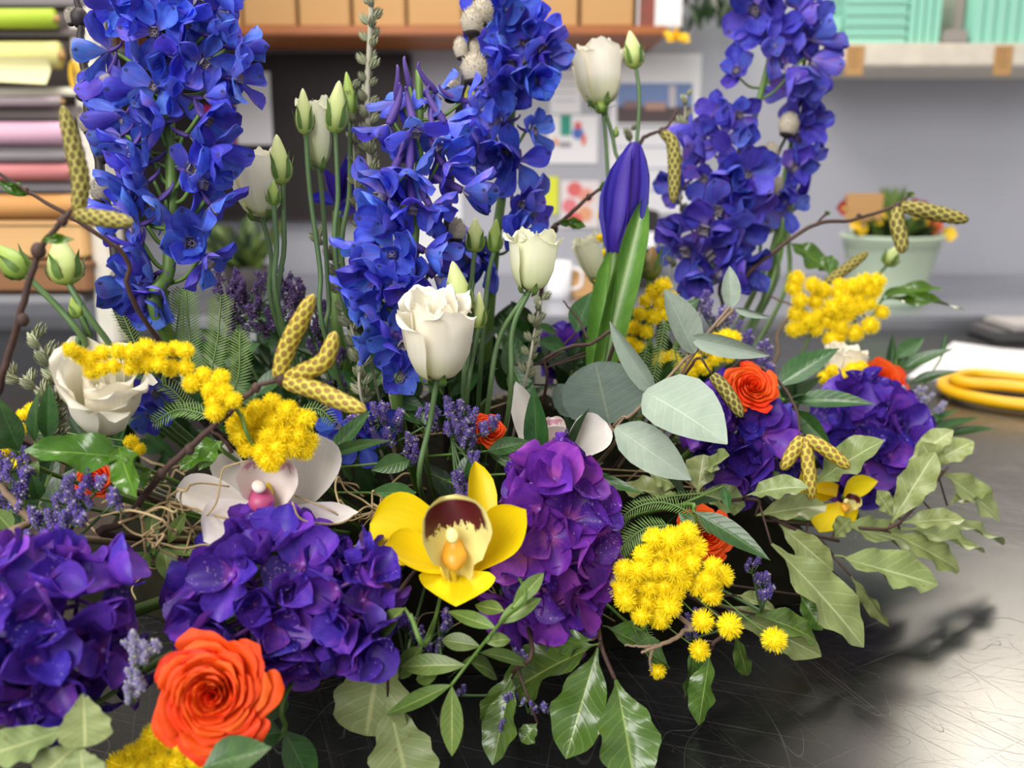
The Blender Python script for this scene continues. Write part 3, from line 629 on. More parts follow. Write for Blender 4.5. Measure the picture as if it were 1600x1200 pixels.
W_CREAM = plain('post_cream', (236, 230, 216), .5); W_MINT = plain('mint_card', (164, 226, 204), .6, (156, 218, 196), 8); W_GREY = plain('grey_metal', (126, 118, 116), .45, metal=.4)
W_PAPER = plain('paper_white', (236, 234, 236), .7, (230, 229, 232), 3)
def pl(n, c, r=.6): return plain(n, c, r, tuple(x*.94 for x in c), 6)
def wbox(name, x0, y0, x1, y1, Y, dep, mat, parent=None, b=.003, **k):
    a = PY(x0, y0, Y); c = PY(x1, y1, Y); ym = (y0+y1)/2; l = PY(x0, ym, Y).x; r = PY(x1, ym, Y).x
    return bbox_ob(name, (l, Y, c.z), (r, Y+dep, a.z), mat, parent, b, **k)
def struct(o): o['kind'] = 'structure'; return o
struct(bbox_ob('wall_back', (-3.2, 2.7, -.95), (3.2, 2.8, 2.0), W_WALL))
struct(bbox_ob('floor', (-3.2, -1.2, -1.0), (3.2, 2.8, -.9), pl('floor_grey', (120, 112, 106))))
t_root = thing('work_table', 'black scratched worktop the whole flower arrangement lies on', 'table', (.2, 1.0, -.9))
bbox_ob('tabletop', (-1.6, -.35, -.035), (2.2, 1.9, 0), W_TABLE, t_root, .004)
for lx in (-1.5, 2.1):
    for ly in (-.25, 1.8): bbox_ob('leg', (lx-.03, ly-.03, -.9), (lx+.03, ly+.03, -.033), W_GREY, t_root)
bn = thing('steel_bench', 'brushed steel bench behind the black table along the grey wall', 'bench', (0, 2.3, -.9))
bbox_ob('benchtop', (-2.4, 1.93, -.012), (2.6, 2.69, .03), W_STEEL, bn, .006)
for lx in (-2.3, -.4, 1.2, 2.5): bbox_ob('leg', (lx-.02, 2.2, -.9), (lx+.02, 2.24, -.01), W_STEEL, bn)
# shelf with brown boxes, above the dark board
sh = thing('wooden_shelf', 'brown wooden wall shelf carrying the row of kraft boxes', 'shelf', (-.2, 2.55, .66))
wbox('shelf_board', 120, 40, 1045, 55, 2.4, .3, W_BROWN, sh, .004)
SHZ = PY(600, 40, 2.4).z
kx = [150, 208, 294, 380, 466, 550, 636, 724, 814, 906]
names = ['leftmost', 'second', 'third', 'fourth', 'fifth', 'sixth', 'seventh', 'eighth', 'ninth', 'tenth']
for i, x in enumerate(kx):
    l, r = PY(x+2, 20, 2.43).x, PY((kx[i+1] if i+1 < len(kx) else 992)-3, 20, 2.43).x; y0 = 2.42+.004*(i % 3)
    q = thing('kraft_box', 'brown kraft box on the wooden shelf, %s from the left end' % names[i] if i < 9 else 'brown kraft box on the wooden shelf beside the red and white packet', 'box', ((l+r)/2, y0+.1, SHZ), 'kraft boxes on the wooden shelf')
    bbox_ob('carton', (l, y0, SHZ+.0005), (r, y0+.22, SHZ+.17), W_KRAFT, q, .004); bbox_ob('lid', (l-.001, y0-.002, SHZ+.17), (r+.001, y0+.222, SHZ+.2), W_KRAFT, q, .004)
def packet():
    q = thing('paper_packet', 'white packet with a red picture at the end of the wooden shelf', 'packet', (PY(1030, 30, 2.44).x, 2.5, SHZ))
    l, r = PY(996, 20, 2.44).x, PY(1070, 20, 2.44).x; bbox_ob('carton', (l, 2.44, SHZ+.0005), (r-.005, 2.55, SHZ+.2), W_PAPER, q)
    bbox_ob('picture', (l+.004, 2.437, SHZ+.004), (l+(r-l)*.36, 2.44, SHZ+.19), plain('picture_red', (170, 60, 56), .5, (70, 74, 50), 22), q, .001)
packet()
bd = thing('dark_board', 'large black board on the back wall under the wooden shelf', 'board', (-.55, 2.69, .5))
wbox('board_panel', 168, 83, 640, 345, 2.672, .027, W_BLACK, bd, .004)
fb = MB()
for x0, y0, x1, y1 in ((162, 338, 646, 347), (640, 83, 647, 347)):
    a, c = PY(x0, y0, 2.664), PY(x1, y1, 2.664); fb.add(*box((a.x, 2.664, c.z), (c.x, 2.699, a.z)))
ob('board_frame', fb.mesh('board_frame', pl('board_frame', (44, 36, 36)), smooth=False), bd)
def sheet_on_wall(name, label, x0, y0, x1, y1, Y, mat, prints=(), cat='paper'):
    a = PY((x0+x1)/2, y1, Y); q = thing(name, label, cat, a)
    wbox('sheet', x0, y0, x1, y1, Y, .0025, mat, q, .0006)
    for i, (n, pts, c) in enumerate(prints):
        b = MB(); vs = [PY(x, y, Y-.0012-.0003*i) for x, y in pts]; k = len(vs); back = [v+Vector((0, .0014+.0003*i, 0)) for v in vs]
        b.add([tuple(v) for v in vs+back], [tuple(range(k))]+[(j, (j+1) % k, k+(j+1) % k, k+j) for j in range(k)]); ob(n, b.mesh(n, pl(n+name, c), smooth=False), q)
    return q
R4 = lambda a, b, c, d: [(a, d), (c, d), (c, b), (a, b)]
EL = lambda x, y, rx, ry, n=12: [(x+rx*math.cos(2*math.pi*i/n), y-ry*math.sin(2*math.pi*i/n)) for i in range(n)][::-1]
sheet_on_wall('pinned_note', 'plain white paper pinned to the dark board', 368, 112, 424, 226, 2.667, W_PAPER)
sheet_on_wall('poster', 'pink and red poster on the dark board beside the white paper', 318, 165, 366, 262, 2.667, pl('poster_pink', (226, 40, 130)), [('print', EL(344, 190, 18, 22), (196, 60, 40)), ('print', EL(340, 192, 7, 9), (60, 30, 40))], 'poster')
sheet_on_wall('wall_calendar', 'wall calendar with a blue harbour photo hanging under the wooden shelf', 952, 84, 1092, 334, 2.694, W_PAPER,
  [('picture', R4(964, 130, 1082, 192), (120, 142, 190)), ('print', R4(964, 166, 1082, 192), (92, 76, 80)), ('print', R4(1045, 134, 1056, 168), (206, 198, 200)), ('print', R4(1008, 160, 1040, 172), (190, 150, 134)), ('print', R4(975, 158, 996, 170), (140, 110, 110)), ('print', R4(964, 196, 1082, 199), (150, 150, 160)), ('print', R4(964, 228, 1082, 230), (170, 172, 200)), ('print', R4(964, 262, 1082, 264), (170, 172, 200)), ('print', R4(964, 296, 1082, 298), (170, 172, 200))], 'calendar')
sheet_on_wall('pinned_note', 'white note pinned above the child drawing on the grey wall', 860, 108, 908, 178, 2.694, W_PAPER, [('print', R4(866, 120+i*12, 900, 122+i*12), (190, 190, 196)) for i in range(4)])
sheet_on_wall('child_drawing', 'child drawing of a green figure beside a red and blue one', 856, 180, 934, 256, 2.692, W_PAPER,
  [('print', R4(876, 180, 892, 212), (40, 150, 126)), ('print', EL(903, 208, 9, 10), (70, 110, 190)), ('print', EL(903, 196, 6, 6), (220, 90, 90)), ('print', EL(912, 218, 4, 10), (226, 120, 100)), ('print', EL(868, 222, 5, 7), (230, 170, 130)), ('print', R4(874, 222, 892, 230), (150, 150, 160))], 'drawing')
sheet_on_wall('sticky_note', 'bright yellow sticky note on the wall below the child drawing', 838, 276, 872, 334, 2.694, pl('sticky_yellow', (232, 236, 60)))
sheet_on_wall('sticky_note', 'yellow note on the wall behind the pussy willow in the middle', 722, 118, 750, 174, 2.694, pl('sticky_lime', (214, 214, 60)))
sheet_on_wall('flower_print', 'white card printed with pink flowers beside the yellow sticky note', 876, 282, 936, 356, 2.694, pl('card_white', (236, 226, 226)), [('print', EL(x, y, 12, 12), c) for x, y, c in ((898, 296, (232, 110, 110)), (916, 306, (240, 160, 140)), (890, 322, (236, 130, 140)), (914, 334, (240, 170, 130)), (898, 344, (226, 100, 96)))], 'card')
sheet_on_wall('pinned_note', 'large white paper on the wall behind the middle blue spike', 648, 226, 722, 470, 2.694, W_PAPER)
# right shelf
rs_ = thing('white_shelf', 'white wall shelf carrying the mint green boxes', 'shelf', (1.1, 2.5, .6))
wbox('shelf_board', 1288, 67, 1760, 103, 2.35, .35, W_WHITE, rs_, .004); RZ = PY(1450, 67, 2.35).z
wbox('bracket', 1386, 104, 1400, 116, 2.62, .078, W_WHITE, rs_)
for lab, x in (('small kraft price tag clipped to the white shelf under the flat mint boxes', 1336), ('small kraft price tag clipped to the white shelf under the upright mint boxes', 1568)):
    q = thing('price_tag', lab, 'tag', PY(x, 118, 2.345)); wbox('card', x-14, 71, x+14, 118, 2.345, .004, W_KRAFT, q, .001)
    for k in range(4): wbox('print', x-9, 78+k*8, x+8-3*(k % 2), 80+k*8, 2.3445, .001, pl('tag_print', (150, 108, 66)), q, .0001)
def mint(x0, y0, x1, y1, lab, Y=2.38, grp='mint boxes on the white shelf', zlo=None):
    l, r = PY(x0, 40, Y).x, PY(x1, 40, Y).x; zt = PY(x0, y0, Y).z; zb = zlo if zlo else PY(x0, y1, Y).z
    q = thing('mint_box', lab, 'box', ((l+r)/2, Y+.1, zb), grp); bbox_ob('carton', (l+.001, Y, zb), (r-.001, Y+.2, zt), W_MINT, q, .003)
    if abs(r-l) > abs(zt-zb): bbox_ob('lid', (l-.001, Y-.003, zt-.012), (r+.001, Y+.203, zt), W_MINT, q, .003)
    else: bbox_ob('lid', (l+.0005, Y-.004, zt-.03), (r-.0005, Y+.203, zt+.001), W_MINT, q, .003)
    return zt
z = RZ+.0005
for k, (a, n) in enumerate(((50, 'lowest'), (34, 'second from the bottom'), (17, 'third from the bottom'), (-1, 'fourth from the bottom'), (-20, 'topmost'))):
    z = mint(1318, a, 1418, 0, 'flat mint green box on the white shelf, %s of its stack' % n, zlo=z)+.0006
for k in range(4): mint(1420+k*13, -30, 1432+k*13, 0, 'upright mint green box right of the flat stack, %s' % ['touching the stack', 'second from the stack', 'third from the stack', 'last before the gap'][k], zlo=RZ+.0005)
for k in range(6): mint(1520+k*18, -34, 1537+k*18, 0, 'upright mint green box beyond the gap on the white shelf, %s from the gap' % names[k].replace('leftmost', 'first'), zlo=RZ+.0005)
mint(1296, 28, 1316, 0, 'low mint green box at the left end of the white shelf', zlo=RZ+.0005)
q = thing('metal_bookend', 'grey metal bookend in the gap between mint boxes', 'bookend', PY(1500, 64, 2.4)); wbox('plate', 1494, -30, 1508, 62, 2.42, .1, pl('bookend', (168, 152, 146)), q); a = PY(1478, 62, 2.36); c = PY(1514, 46, 2.36); bbox_ob('base', (a.x, 2.36, RZ+.0003), (c.x, 2.5, c.z), pl('bookend_base', (170, 160, 154)), q)
# paper roll rack
rk = thing('paper_rack', 'cream post rack holding the horizontal rolls of wrapping paper', 'rack', (-1.1, 1.6, .03))
pa, pb = PY(112, 100, 1.6), PY(146, 100, 1.6)
bbox_ob('post', (pa.x, 1.6, .03), (pb.x, 1.66, 1.1), W_CREAM, rk, .004); bbox_ob('back_panel', (-1.75, 1.72, .12), (pa.x+.02, 1.735, 1.1), pl('rack_back', (104, 92, 90)), rk)
bbox_ob('post', (-1.75, 1.6, .03), (-1.71, 1.66, 1.1), W_CREAM, rk, .004)
for i, (y0, y1, c) in enumerate(((-6, 9, (120, 112, 116)), (44, 56, (98, 86, 86)), (136, 149, (236, 232, 214)), (165, 186, (104, 92, 90)), (228, 238, (176, 168, 170)), (283, 299, (140, 138, 146)), (461, 475, (176, 176, 180)))):
    wbox('rail', -420, y0, 128, y1, 1.59, .07, pl('rail', c, .4), rk)
for lab, y0, y1, c in (('lime green wrapping paper roll, topmost on the rack', 11, 43, (186, 212, 66)), ('pale yellow wrapping paper roll with a loose hanging end', 62, 106, (240, 230, 150)), ('mauve grey wrapping paper roll under the cream rail', 150, 166, (176, 160, 166)), ('pale pink wrapping paper roll on the rack', 189, 227, (238, 190, 214)), ('grey wrapping paper roll between the pink and salmon rolls', 237, 254, (140, 134, 140)), ('salmon pink wrapping paper roll on the rack', 255, 282, (220, 140, 142)), ('orange tan kraft paper roll on the rack', 304, 342, (226, 166, 100))):
    a, b = PY(0, y0, 1.56), PY(0, y1, 1.56); R = abs(a.z-b.z)/2; zc = (a.z+b.z)/2; xe = pa.x-.009
    q = thing('paper_roll', lab, 'paper roll', (-1.2, 1.56+R, zc), 'wrapping paper rolls on the rack'); o = WM[q].translation; mt = pl('roll', c, .4)
    ob('paper', MB().add(*tube([(-1.68, 1.56+R, zc), (-1.2, 1.56+R, zc), (xe, 1.56+R, zc)]-np.array(o), R, 24)).mesh('paper', mt), q, Matrix.Translation(o))
    ob('core', MB().add(*tube([(-1.705, 1.56+R, zc), (xe+.006, 1.56+R, zc)]-np.array(o), R*.35, 12)).mesh('core', W_KRAFT), q, Matrix.Translation(o))
    if 'loose' in lab:
        b = MB(); nx, ny = 14, 5; V = []
        for j in range(ny):
            for i in range(nx):
                x = -1.66+(xe+1.65)*i/(nx-1); dep = (.4+.6*(i/(nx-1))**2)*.042*j/(ny-1); V.append((x, 1.555+.012*math.sin(j), zc-.2*R-dep))
        ob('hanging_end', b.add(V, grid_faces(ny, nx)).mesh('hanging_end', pl('roll_flap', (236, 230, 176), .5)), q)
for lab, y0, y1, c, x1 in (('light kraft flat carton under the paper rolls on the rack', 345, 402, (232, 184, 122), 132), ('darker brown carton lowest on the paper rack', 408, 455, (150, 104, 66), 138)):
    q = thing('flat_carton', lab, 'box', PY(0, y1, 1.6)); wbox('carton', -400, y0+4, x1, y1, 1.575, .12, pl('carton', c), q); wbox('lid', -401, y0, x1+1, y0+9, 1.572, .126, pl('carton_lid', tuple(min(255, v+10) for v in c)), q)
q = thing('tape_roll', 'small yellow tape ring hanging on the cream rack post', 'tape', PY(116, 118, 1.59)); o = PY(117, 118, 1.592)
ob('ring', MB().add(*tube([(.006*math.cos(a), 0, .02*math.sin(a)) for a in np.linspace(0, 6.283, 25)], .004, 8)).mesh('ring', pl('tape_yellow', (236, 190, 40))), q, Matrix.Translation(o))
ob('hook', MB().add(*tube([(0, -.004, .019), (0, .012, .02)], .002, 6)).mesh('hook', W_GREY), q, Matrix.Translation(o))
# things on the bench
def lathe_ob(name, prof, mat, parent, loc, n=28):
    V, F, U = lathe(prof, n); return ob(name, MB().add(zup(V), F, U).mesh(name, mat), parent, Matrix.Translation(Vector(loc)))
pc = PY(1388, 430, 2.12); pc.z = .03; pr = 75/FP*2.12; zr = PY(1388, 366, 2.12).z
pt = thing('flower_pot', 'mint green metal pot planted with red and yellow primroses', 'pot', pc)
h = zr-.03; lathe_ob('pot', [(0, .002), (pr*.66, .0), (pr*.68, .01), (pr*.97, h*.93), (pr*1.03, h*.95), (pr*1.03, h), (pr*.96, h), (pr*.93, h*.8)], pl('pot_mint', (196, 214, 188), .4), pt, pc)
lathe_ob('soil', [(0, h*.86), (pr*.95, h*.84)], pl('soil', (50, 40, 32), .9), pt, pc)
prr = random.Random(5)
for i in range(46):
    a = prr.random()*6.28; r0 = pr*prr.uniform(.1, .7); b0 = pc+Vector((r0*math.cos(a), r0*math.sin(a)*.8, h*.85)); t0 = pc+Vector((pr*1.15*math.cos(a)*prr.uniform(.6, 1), pr*math.sin(a), h+prr.uniform(.01, .05)))
    ob('leaf', LEAF['deep' if i % 2 else 'mid'][i % 3], pt, frame_m(b0, t0, Vector((0, -.3, 1)), prr.uniform(-30, 30), .04))
PRS = {k: sheet_mesh('petal', pl('primrose_'+k, c), prof='round', nv=5, nu=5, cup=.2) for k, c in (('yellow', (250, 206, 30)), ('red', (170, 26, 50)), ('orange', (226, 90, 40)))}
for i, (x, y, k) in enumerate([(1337,352,'yellow'),(1372,338,'yellow'),(1365,330,'yellow'),(1375,346,'yellow'),(1440,345,'yellow'),(1448,350,'yellow'),(1436,338,'yellow'),(1428,322,'red'),(1440,326,'red'),(1452,334,'red'),(1462,346,'orange'),(1318,326,'red'),(1324,318,'red'),(1460,354,'orange'),(1482,366,'yellow'),(1344,356,'yellow')]):
    c0 = PY(x, y, 2.06+.02*(i % 3)); A = axis_m(c0, vdir(prr.uniform(-30, 30), prr.uniform(0, 40)), prr.random(), .018); o = ob('flower_centre', MB().add(*ico(.25, 2)).mesh('flower_centre', pl('eye', (240, 220, 90))), pt, A)
    for j in range(5): ob('petal', PRS[k], o, A @ Matrix.Rotation(j*1.2566, 4, 'Z') @ Matrix.Rotation(.25, 4, 'X'))
    s = MB().add(*tube(catmull([c0, (c0+pc+Vector((0, 0, h)))/2, pc+Vector((0, 0, h*.86))], 4), .0015, 5)); ob('flower_stalk', s.mesh('flower_stalk', M_STEM), pt)
b = MB()
for j in range(9):
    V, F, U = sheet('lance', 6, 3, wid=.25, curl=.3); a = j*.7; Mx = Matrix.Rotation(a, 3, 'Z') @ Matrix.Rotation(1.35, 3, 'X'); b.add(np.array(V)*.13 @ np.array(Mx).T, F, U)
c0 = PY(1392, 345, 2.1); c0.z = pc.z+h*.86; ob('grassy_shoot', b.mesh('grassy_shoot', L_MID), pt, Matrix.Translation(c0))
q = thing('kraft_tag', 'brown kraft card standing among the primroses in the mint pot', 'tag', PY(1348, 342, 2.05)); wbox('card', 1322, 302, 1380, 344, 2.05, .004, W_KRAFT, q, .001); a = PY(1350, 344, 2.05); bbox_ob('stick', (a.x-.003, 2.051, .20), (a.x+.003, 2.056, a.z+.02), M_TWIG, q, .0005)
def mug():
    c = PY(872, 455, 2.2); c.z = .0305; q = thing('white_mug', 'white mug on the steel bench behind the iris', 'mug', c); lathe_ob('body', [(0, .0), (.026, 0), (.03, .02), (.031, .085), (.028, .085), (.027, .01), (0, .008)], W_PAPER, q, c)
    ob('handle', MB().add(*tube(catmull([(.03, 0, .07), (.052, 0, .062), (.052, 0, .03), (.03, 0, .02)], 5), .004, 7)).mesh('handle', W_PAPER), q, Matrix.Translation(c))
mug()
q = thing('kraft_carton', 'small kraft carton on the steel bench beside the white mug', 'box', PY(912, 470, 2.2)); a, c = PY(895, 424, 2.2), PY(930, 470, 2.2); bbox_ob('carton', (a.x, 2.2, .0305), (c.x, 2.28, a.z-.012), W_KRAFT, q); bbox_ob('lid', (a.x-.001, 2.199, a.z-.012), (c.x+.001, 2.281, a.z), W_KRAFT, q)
q = thing('black_binder', 'black binder standing on the steel bench behind the iris', 'binder', PY(1010, 470, 2.4)); a, c = PY(996, 330, 2.4), PY(1026, 470, 2.4); bbox_ob('cover', (a.x, 2.4, .0305), (c.x, 2.62, a.z), W_BLACK, q, .004); bbox_ob('spine_label', (a.x+.008, 2.398, .13), (c.x-.008, 2.4, a.z-.05), W_PAPER, q, .0005)
q = thing('potted_foliage', 'blurred dark green potted plant on the bench below the dark board', 'plant', (PY(385, 440, 2.25).x, 2.25, .0305)); o = WM[q].translation
lathe_ob('pot', [(0, 0), (.04, 0), (.055, .07), (.05, .07), (0, .06)], pl('pot_dark', (70, 64, 66)), q, o)
for i in range(30):
    a = prr.random()*6.28; t0 = o+Vector((.12*math.cos(a)*prr.uniform(.3, 1), .09*math.sin(a), .06+prr.uniform(.03, .13))); ob('leaf', LEAF['mid' if i % 3 else 'deep'][i % 3], q, frame_m(o+Vector((.01*math.cos(a), .01*math.sin(a), .06)), t0, None, prr.uniform(-40, 40), .035))
# hanging greenery at the end of the shelf
g0 = PY(1090, -30, 2.5); q = thing('hanging_greenery', 'dark hanging greenery at the right end of the wooden shelf', 'plant', g0); b = MB()
hook = Vector((g0.x, 2.7, g0.z+.05)); b.add(*tube([hook, g0], .004, 6)); ob('stem', b.mesh('stem', M_BARK), q)
for i in range(70):
    t0 = PY(prr.uniform(1060, 1150), prr.uniform(-30, 58)-abs(i % 7-3)*4, 2.5+prr.uniform(-.05, .08)); ob('leaf', LEAF['deep'][i % 3], q, frame_m(t0+Vector((prr.uniform(-.03, .03), .02, .06)), t0, None, prr.uniform(-60, 60), .02))
q = thing('dried_flower', 'yellow dried flower lying on the right end of the wooden shelf', 'flower', PY(1056, 52, 2.42)); o = PY(1056, 60, 2.40)
for i in range(14):
    V = vdir(i*26, prr.uniform(-20, 40)); ob('petal', PRS['yellow'], q, frame_m(o, o+V*.035, None, 0, .018))
b = MB().add(*tube(catmull([o, o+Vector((-.02, .02, .02)), Vector((PY(1030, 45, 2.42).x, 2.42, SHZ+.003))], 4), .002, 6)); ob('stem', b.mesh('stem', M_STEM), q)
# papers and shears on the table
def slab(name, pts, z0, z1, mat, parent):
    lo = [PZ(x, y, z1) for x, y in pts]; V = [(p.x, p.y, z0) for p in lo]+[(p.x, p.y, z1) for p in lo]; n = len(pts)
    return ob(name, MB().add(V, [tuple(range(n)), tuple(range(n, 2*n))[::-1]]+[(i, n+i, n+(i+1) % n, (i+1) % n) for i in range(n)]).mesh(name, mat, smooth=False), parent)
q = thing('paper_stack', 'white sheets of paper lying behind the yellow shears', 'paper', PZ(1540, 565, 0))
slab('sheet', [(1418, 588), (1490, 534), (1720, 566), (1700, 604)], .0005, .004, W_PAPER, q); slab('sheet', [(1440, 582), (1484, 538), (1720, 556), (1700, 596)], .0045, .008, pl('sheet', (226, 224, 226)), q)
q = thing('grey_case', 'small grey case at the back corner of the black table', 'case', PZ(1590, 538, 0)); a, c = PZ(1555, 536, 0), PZ(1700, 536, 0); bbox_ob('body', (a.x, a.y, .0005), (c.x, a.y+.12, .02), pl('case_grey', (84, 82, 84)), q); bbox_ob('lid', (a.x+.03, a.y-.002, .0205), (c.x, a.y+.12, .034), pl('case_lid', (176, 170, 168)), q)
q = thing('shears', 'yellow and black handled shears lying on the black table', 'scissors', PZ(1540, 610, 0)); o = WM[q].translation; YL = pl('shears_yellow', (250, 190, 10), .35)
def loop(pts, z, rad, mat, name):
    p = [PZ(x, y, z) for x, y in pts]; return ob(name, MB().add(*tube(catmull(p, 6)-np.array(o), rad, 10)).mesh(name, mat), q, Matrix.Translation(o))
loop([(1740, 648), (1640, 637), (1560, 628), (1500, 616), (1474, 604), (1480, 594), (1520, 592), (1600, 602), (1740, 622)], .012, .0085, YL, 'handle')
loop([(1740, 606), (1640, 596), (1570, 588), (1520, 584), (1492, 590), (1510, 598), (1600, 606), (1740, 625)], .028, .008, YL, 'handle')
loop([(1740, 636), (1640, 624), (1560, 614), (1505, 606), (1500, 602), (1560, 604), (1740, 626)], .010, .0075, W_BLACK, 'grip')
pvt = PZ(1800, 628, .012); slab('blade', [(1730, 640), (1736, 618), (2050, 640), (2060, 650)], .004, .008, W_STEEL, q); slab('blade', [(1730, 630), (1736, 606), (2050, 660), (2040, 668)], .009, .013, W_STEEL, q)
# ---------------------------------------------------------------- the arrangement: moss base first
def moss():
    q = thing('moss_base', 'dark moss and raffia base the flower stems are stuck into', 'flower base', (-.05, .78, 0))
    nv, nu = 26, 64; V = []; r = np.random.RandomState(4)
    for j in range(nv):
        t = j/(nv-1); rr = t
        for i in range(nu):
            a = 2*math.pi*i/nu; bump = 1+.05*math.sin(5*a+3)+.03*math.sin(11*a)
            z = .12*max(0, 1-rr**2.6)**.9+(.008*r.randn() if 0 < j < nv-1 else 0)*(1-.7*t)
            V.append((.31*rr*math.cos(a)*bump, .20*rr*math.sin(a)*bump, max(.0008, z) if j < nv-1 else .0006))
    b = MB().add(V, grid_faces(nv, nu, True)); ob('moss', b.mesh('moss', M_MOSS), q, Matrix.Translation((-.05, .78, 0)))
    b = MB()
    for k in range(170):
        a = r.rand()*6.28; rr = .2+.78*r.rand()**.5; c = np.array([.31*rr*math.cos(a), .20*rr*math.sin(a), .12*max(0, 1-rr**2.6)**.9+.004])
        pts = [c]; d = r.normal(size=3)*.008
        for s in range(4): d = d+r.normal(size=3)*.006; d[2] = abs(d[2])*.5*(1 if s < 2 else -1); pts.append(pts[-1]+d)
        b.add(*tube(catmull(pts, 4), .0006, 4))
    o = ob('moss_strands', b.mesh('moss_strands', M_STRAW), q, Matrix.Translation((-.05, .78, 0))); o['kind'] = 'stuff'
moss()
# ---------------------------------------------------------------- delphinium spikes
delphinium('tall blue spike at the left, lowest florets above the mimosa row', [(258,-40,.56),(262,120,.56),(268,300,.555),(264,420,.55),(266,530,.55)],
 [(175,15),(215,5),(260,15),(310,5),(350,20),(385,35),(195,45),(240,50),(290,40),(335,55),(375,75),(160,80),(215,90),(265,95),(320,100),(360,110),(165,125),(210,140),(280,140),(330,150),(375,120),(240,135),
  (190,185),(225,205),(200,235),(245,190),(325,190),(310,215),(340,235),(215,260),(180,215),(190,300),(220,290),(300,265),(235,320),(180,330),(320,290),(205,355),(240,370),
  (300,380,15,8,74,.95),(340,330),(210,395),(225,430),(245,460),(205,450),(330,415),(235,480),(270,-20),(210,-20),(340,-15),(243,615,0,0,40,.5),(236,648,0,-20,40,.4)], 11, SEPAL, 55, .0034, .95)
delphinium('blue spike in the middle with long hairy spurs at its tip', [(655,110,.62),(655,250,.62),(645,400,.615),(630,520,.61),(622,640,.60)],
 [(618,165,-160,-50,46,.25),(645,150,150,-60,44,.2),(690,150,120,-30,46,.25),(600,205,-60,-50,56,.5),(650,210,20,-50,56,.5),(705,200,80,-40,54,.6),(740,160,100,-5,44,.3),(690,235,40,-45,56,.5),(735,300,75,-10,60,.8),(700,265,60,-40,50,.5),
  (605,280,-50,-45,58,.5),(640,275,0,-50,54,.6),(590,310),(645,330,10,-50,54,.5),(610,345),(680,330,60,-40,50,.5),(560,395,-70,-20,54,.6),(612,395,-10,10,56,.7),(675,395,70,-10,58,.8),(640,420),(585,430),(690,440),(615,455),(560,465,-80,-30,58,.5),(640,470),(600,500),(655,500),(585,520),(630,540,10,-30),(600,545),(625,590,10,15,50,.6),(560,690,0,0,46,.6),(528,668,-20,0,44,.6),(585,665,20,10,44,.5)], 12, SEPAL, 62, .003, .7)
delphinium('deep blue spike behind the double pussy willow stem, right of the middle', [(822,-60,.74),(812,40,.74),(800,170,.735),(785,300,.73),(770,430,.72)],
 [(770,20),(800,15),(845,50,50,-10,46),(775,60),(820,65),(855,100,60,-20,46),(760,100),(800,100,-10,-20,46),(835,125),(765,140),(795,140),(850,80),(770,190),(755,215),(800,200),(835,205,50,0,44),(825,240),(790,240),(765,245),(805,255),(745,310),(815,320,30,-10,40),(835,330),(780,365),(735,385),(810,370),(760,405),(725,405),(790,400)], 13, SEPAL, 58, .003, .75)
delphinium('violet blue spike at the right leaning towards the white shelf', [(1225,-60,.90),(1205,80,.89),(1165,230,.88),(1125,360,.87),(1090,470,.86)],
 [(1180,15),(1225,10),(1265,15),(1200,45),(1250,45),(1280,60),(1165,60),(1215,75),(1260,85),(1190,95),(1235,110),(1275,100),(1150,110,-20,20,44),(1210,135),(1250,130),(1170,150),(1125,175,-40,10,44),(1155,180,0,0,42),(1195,170),(1090,205),(1130,215),(1175,205),(1205,200),(1085,235),(1120,250),(1155,245),(1100,280,-20,-20,46),(1060,290,-60,-10,46),(1140,285),(1165,275),(1080,320),(1120,330),(1160,320,30,-5,44),(1060,355,-60,-10,42),(1100,360),(1140,365),(1170,350),(1070,395),(1110,400),(1150,395),(1055,425),(1090,425),(1130,430),(1160,420)], 14, SEPAL2, 56, .003, .6)
delphinium('sparse blue side spike beside the grey pussy willow buds at the right', [(1262,40,.93),(1250,150,.93),(1225,280,.925),(1195,420,.91)],
 [(1270,40),(1285,90),(1240,60),(1262,170),(1240,150),(1250,215),(1262,195),(1240,262),(1262,250),(1215,300),(1230,320)], 15, SEPAL2, 44, .0022, 1)
# ---------------------------------------------------------------- hydrangeas
hydrangea('violet hydrangea head at the far left above the orange rose', (88,985,.45), 96, 128, .034, 50, 21, HSEP, 68)
hydrangea('violet hydrangea head in front of the white orchid, nearest the bottom', (428,938,.495), 114, 98, .034, 50, 22, HSEP, 64)
hydrangea('smaller violet hydrangea between the orange rose and yellow orchid', (560,935,.49), 42, 86, .024, 30, 27, HSEP, 54)
hydrangea('plum purple hydrangea head just right of the yellow orchid', (862,860,.55), 62, 134, .028, 48, 23, HSEP2, 62)
hydrangea('violet hydrangea head under the round eucalyptus leaf', (1155,688,.69), 48, 58, .024, 34, 24, HSEP, 54)
hydrangea('violet hydrangea head at the right above the pale wavy leaves', (1350,690,.80), 58, 78, .034, 46, 25, HSEP, 54)
hydrangea('small violet hydrangea deep behind the iris stem', (900,550,.80), 36, 30, .02, 24, 26, HSEP, 36)
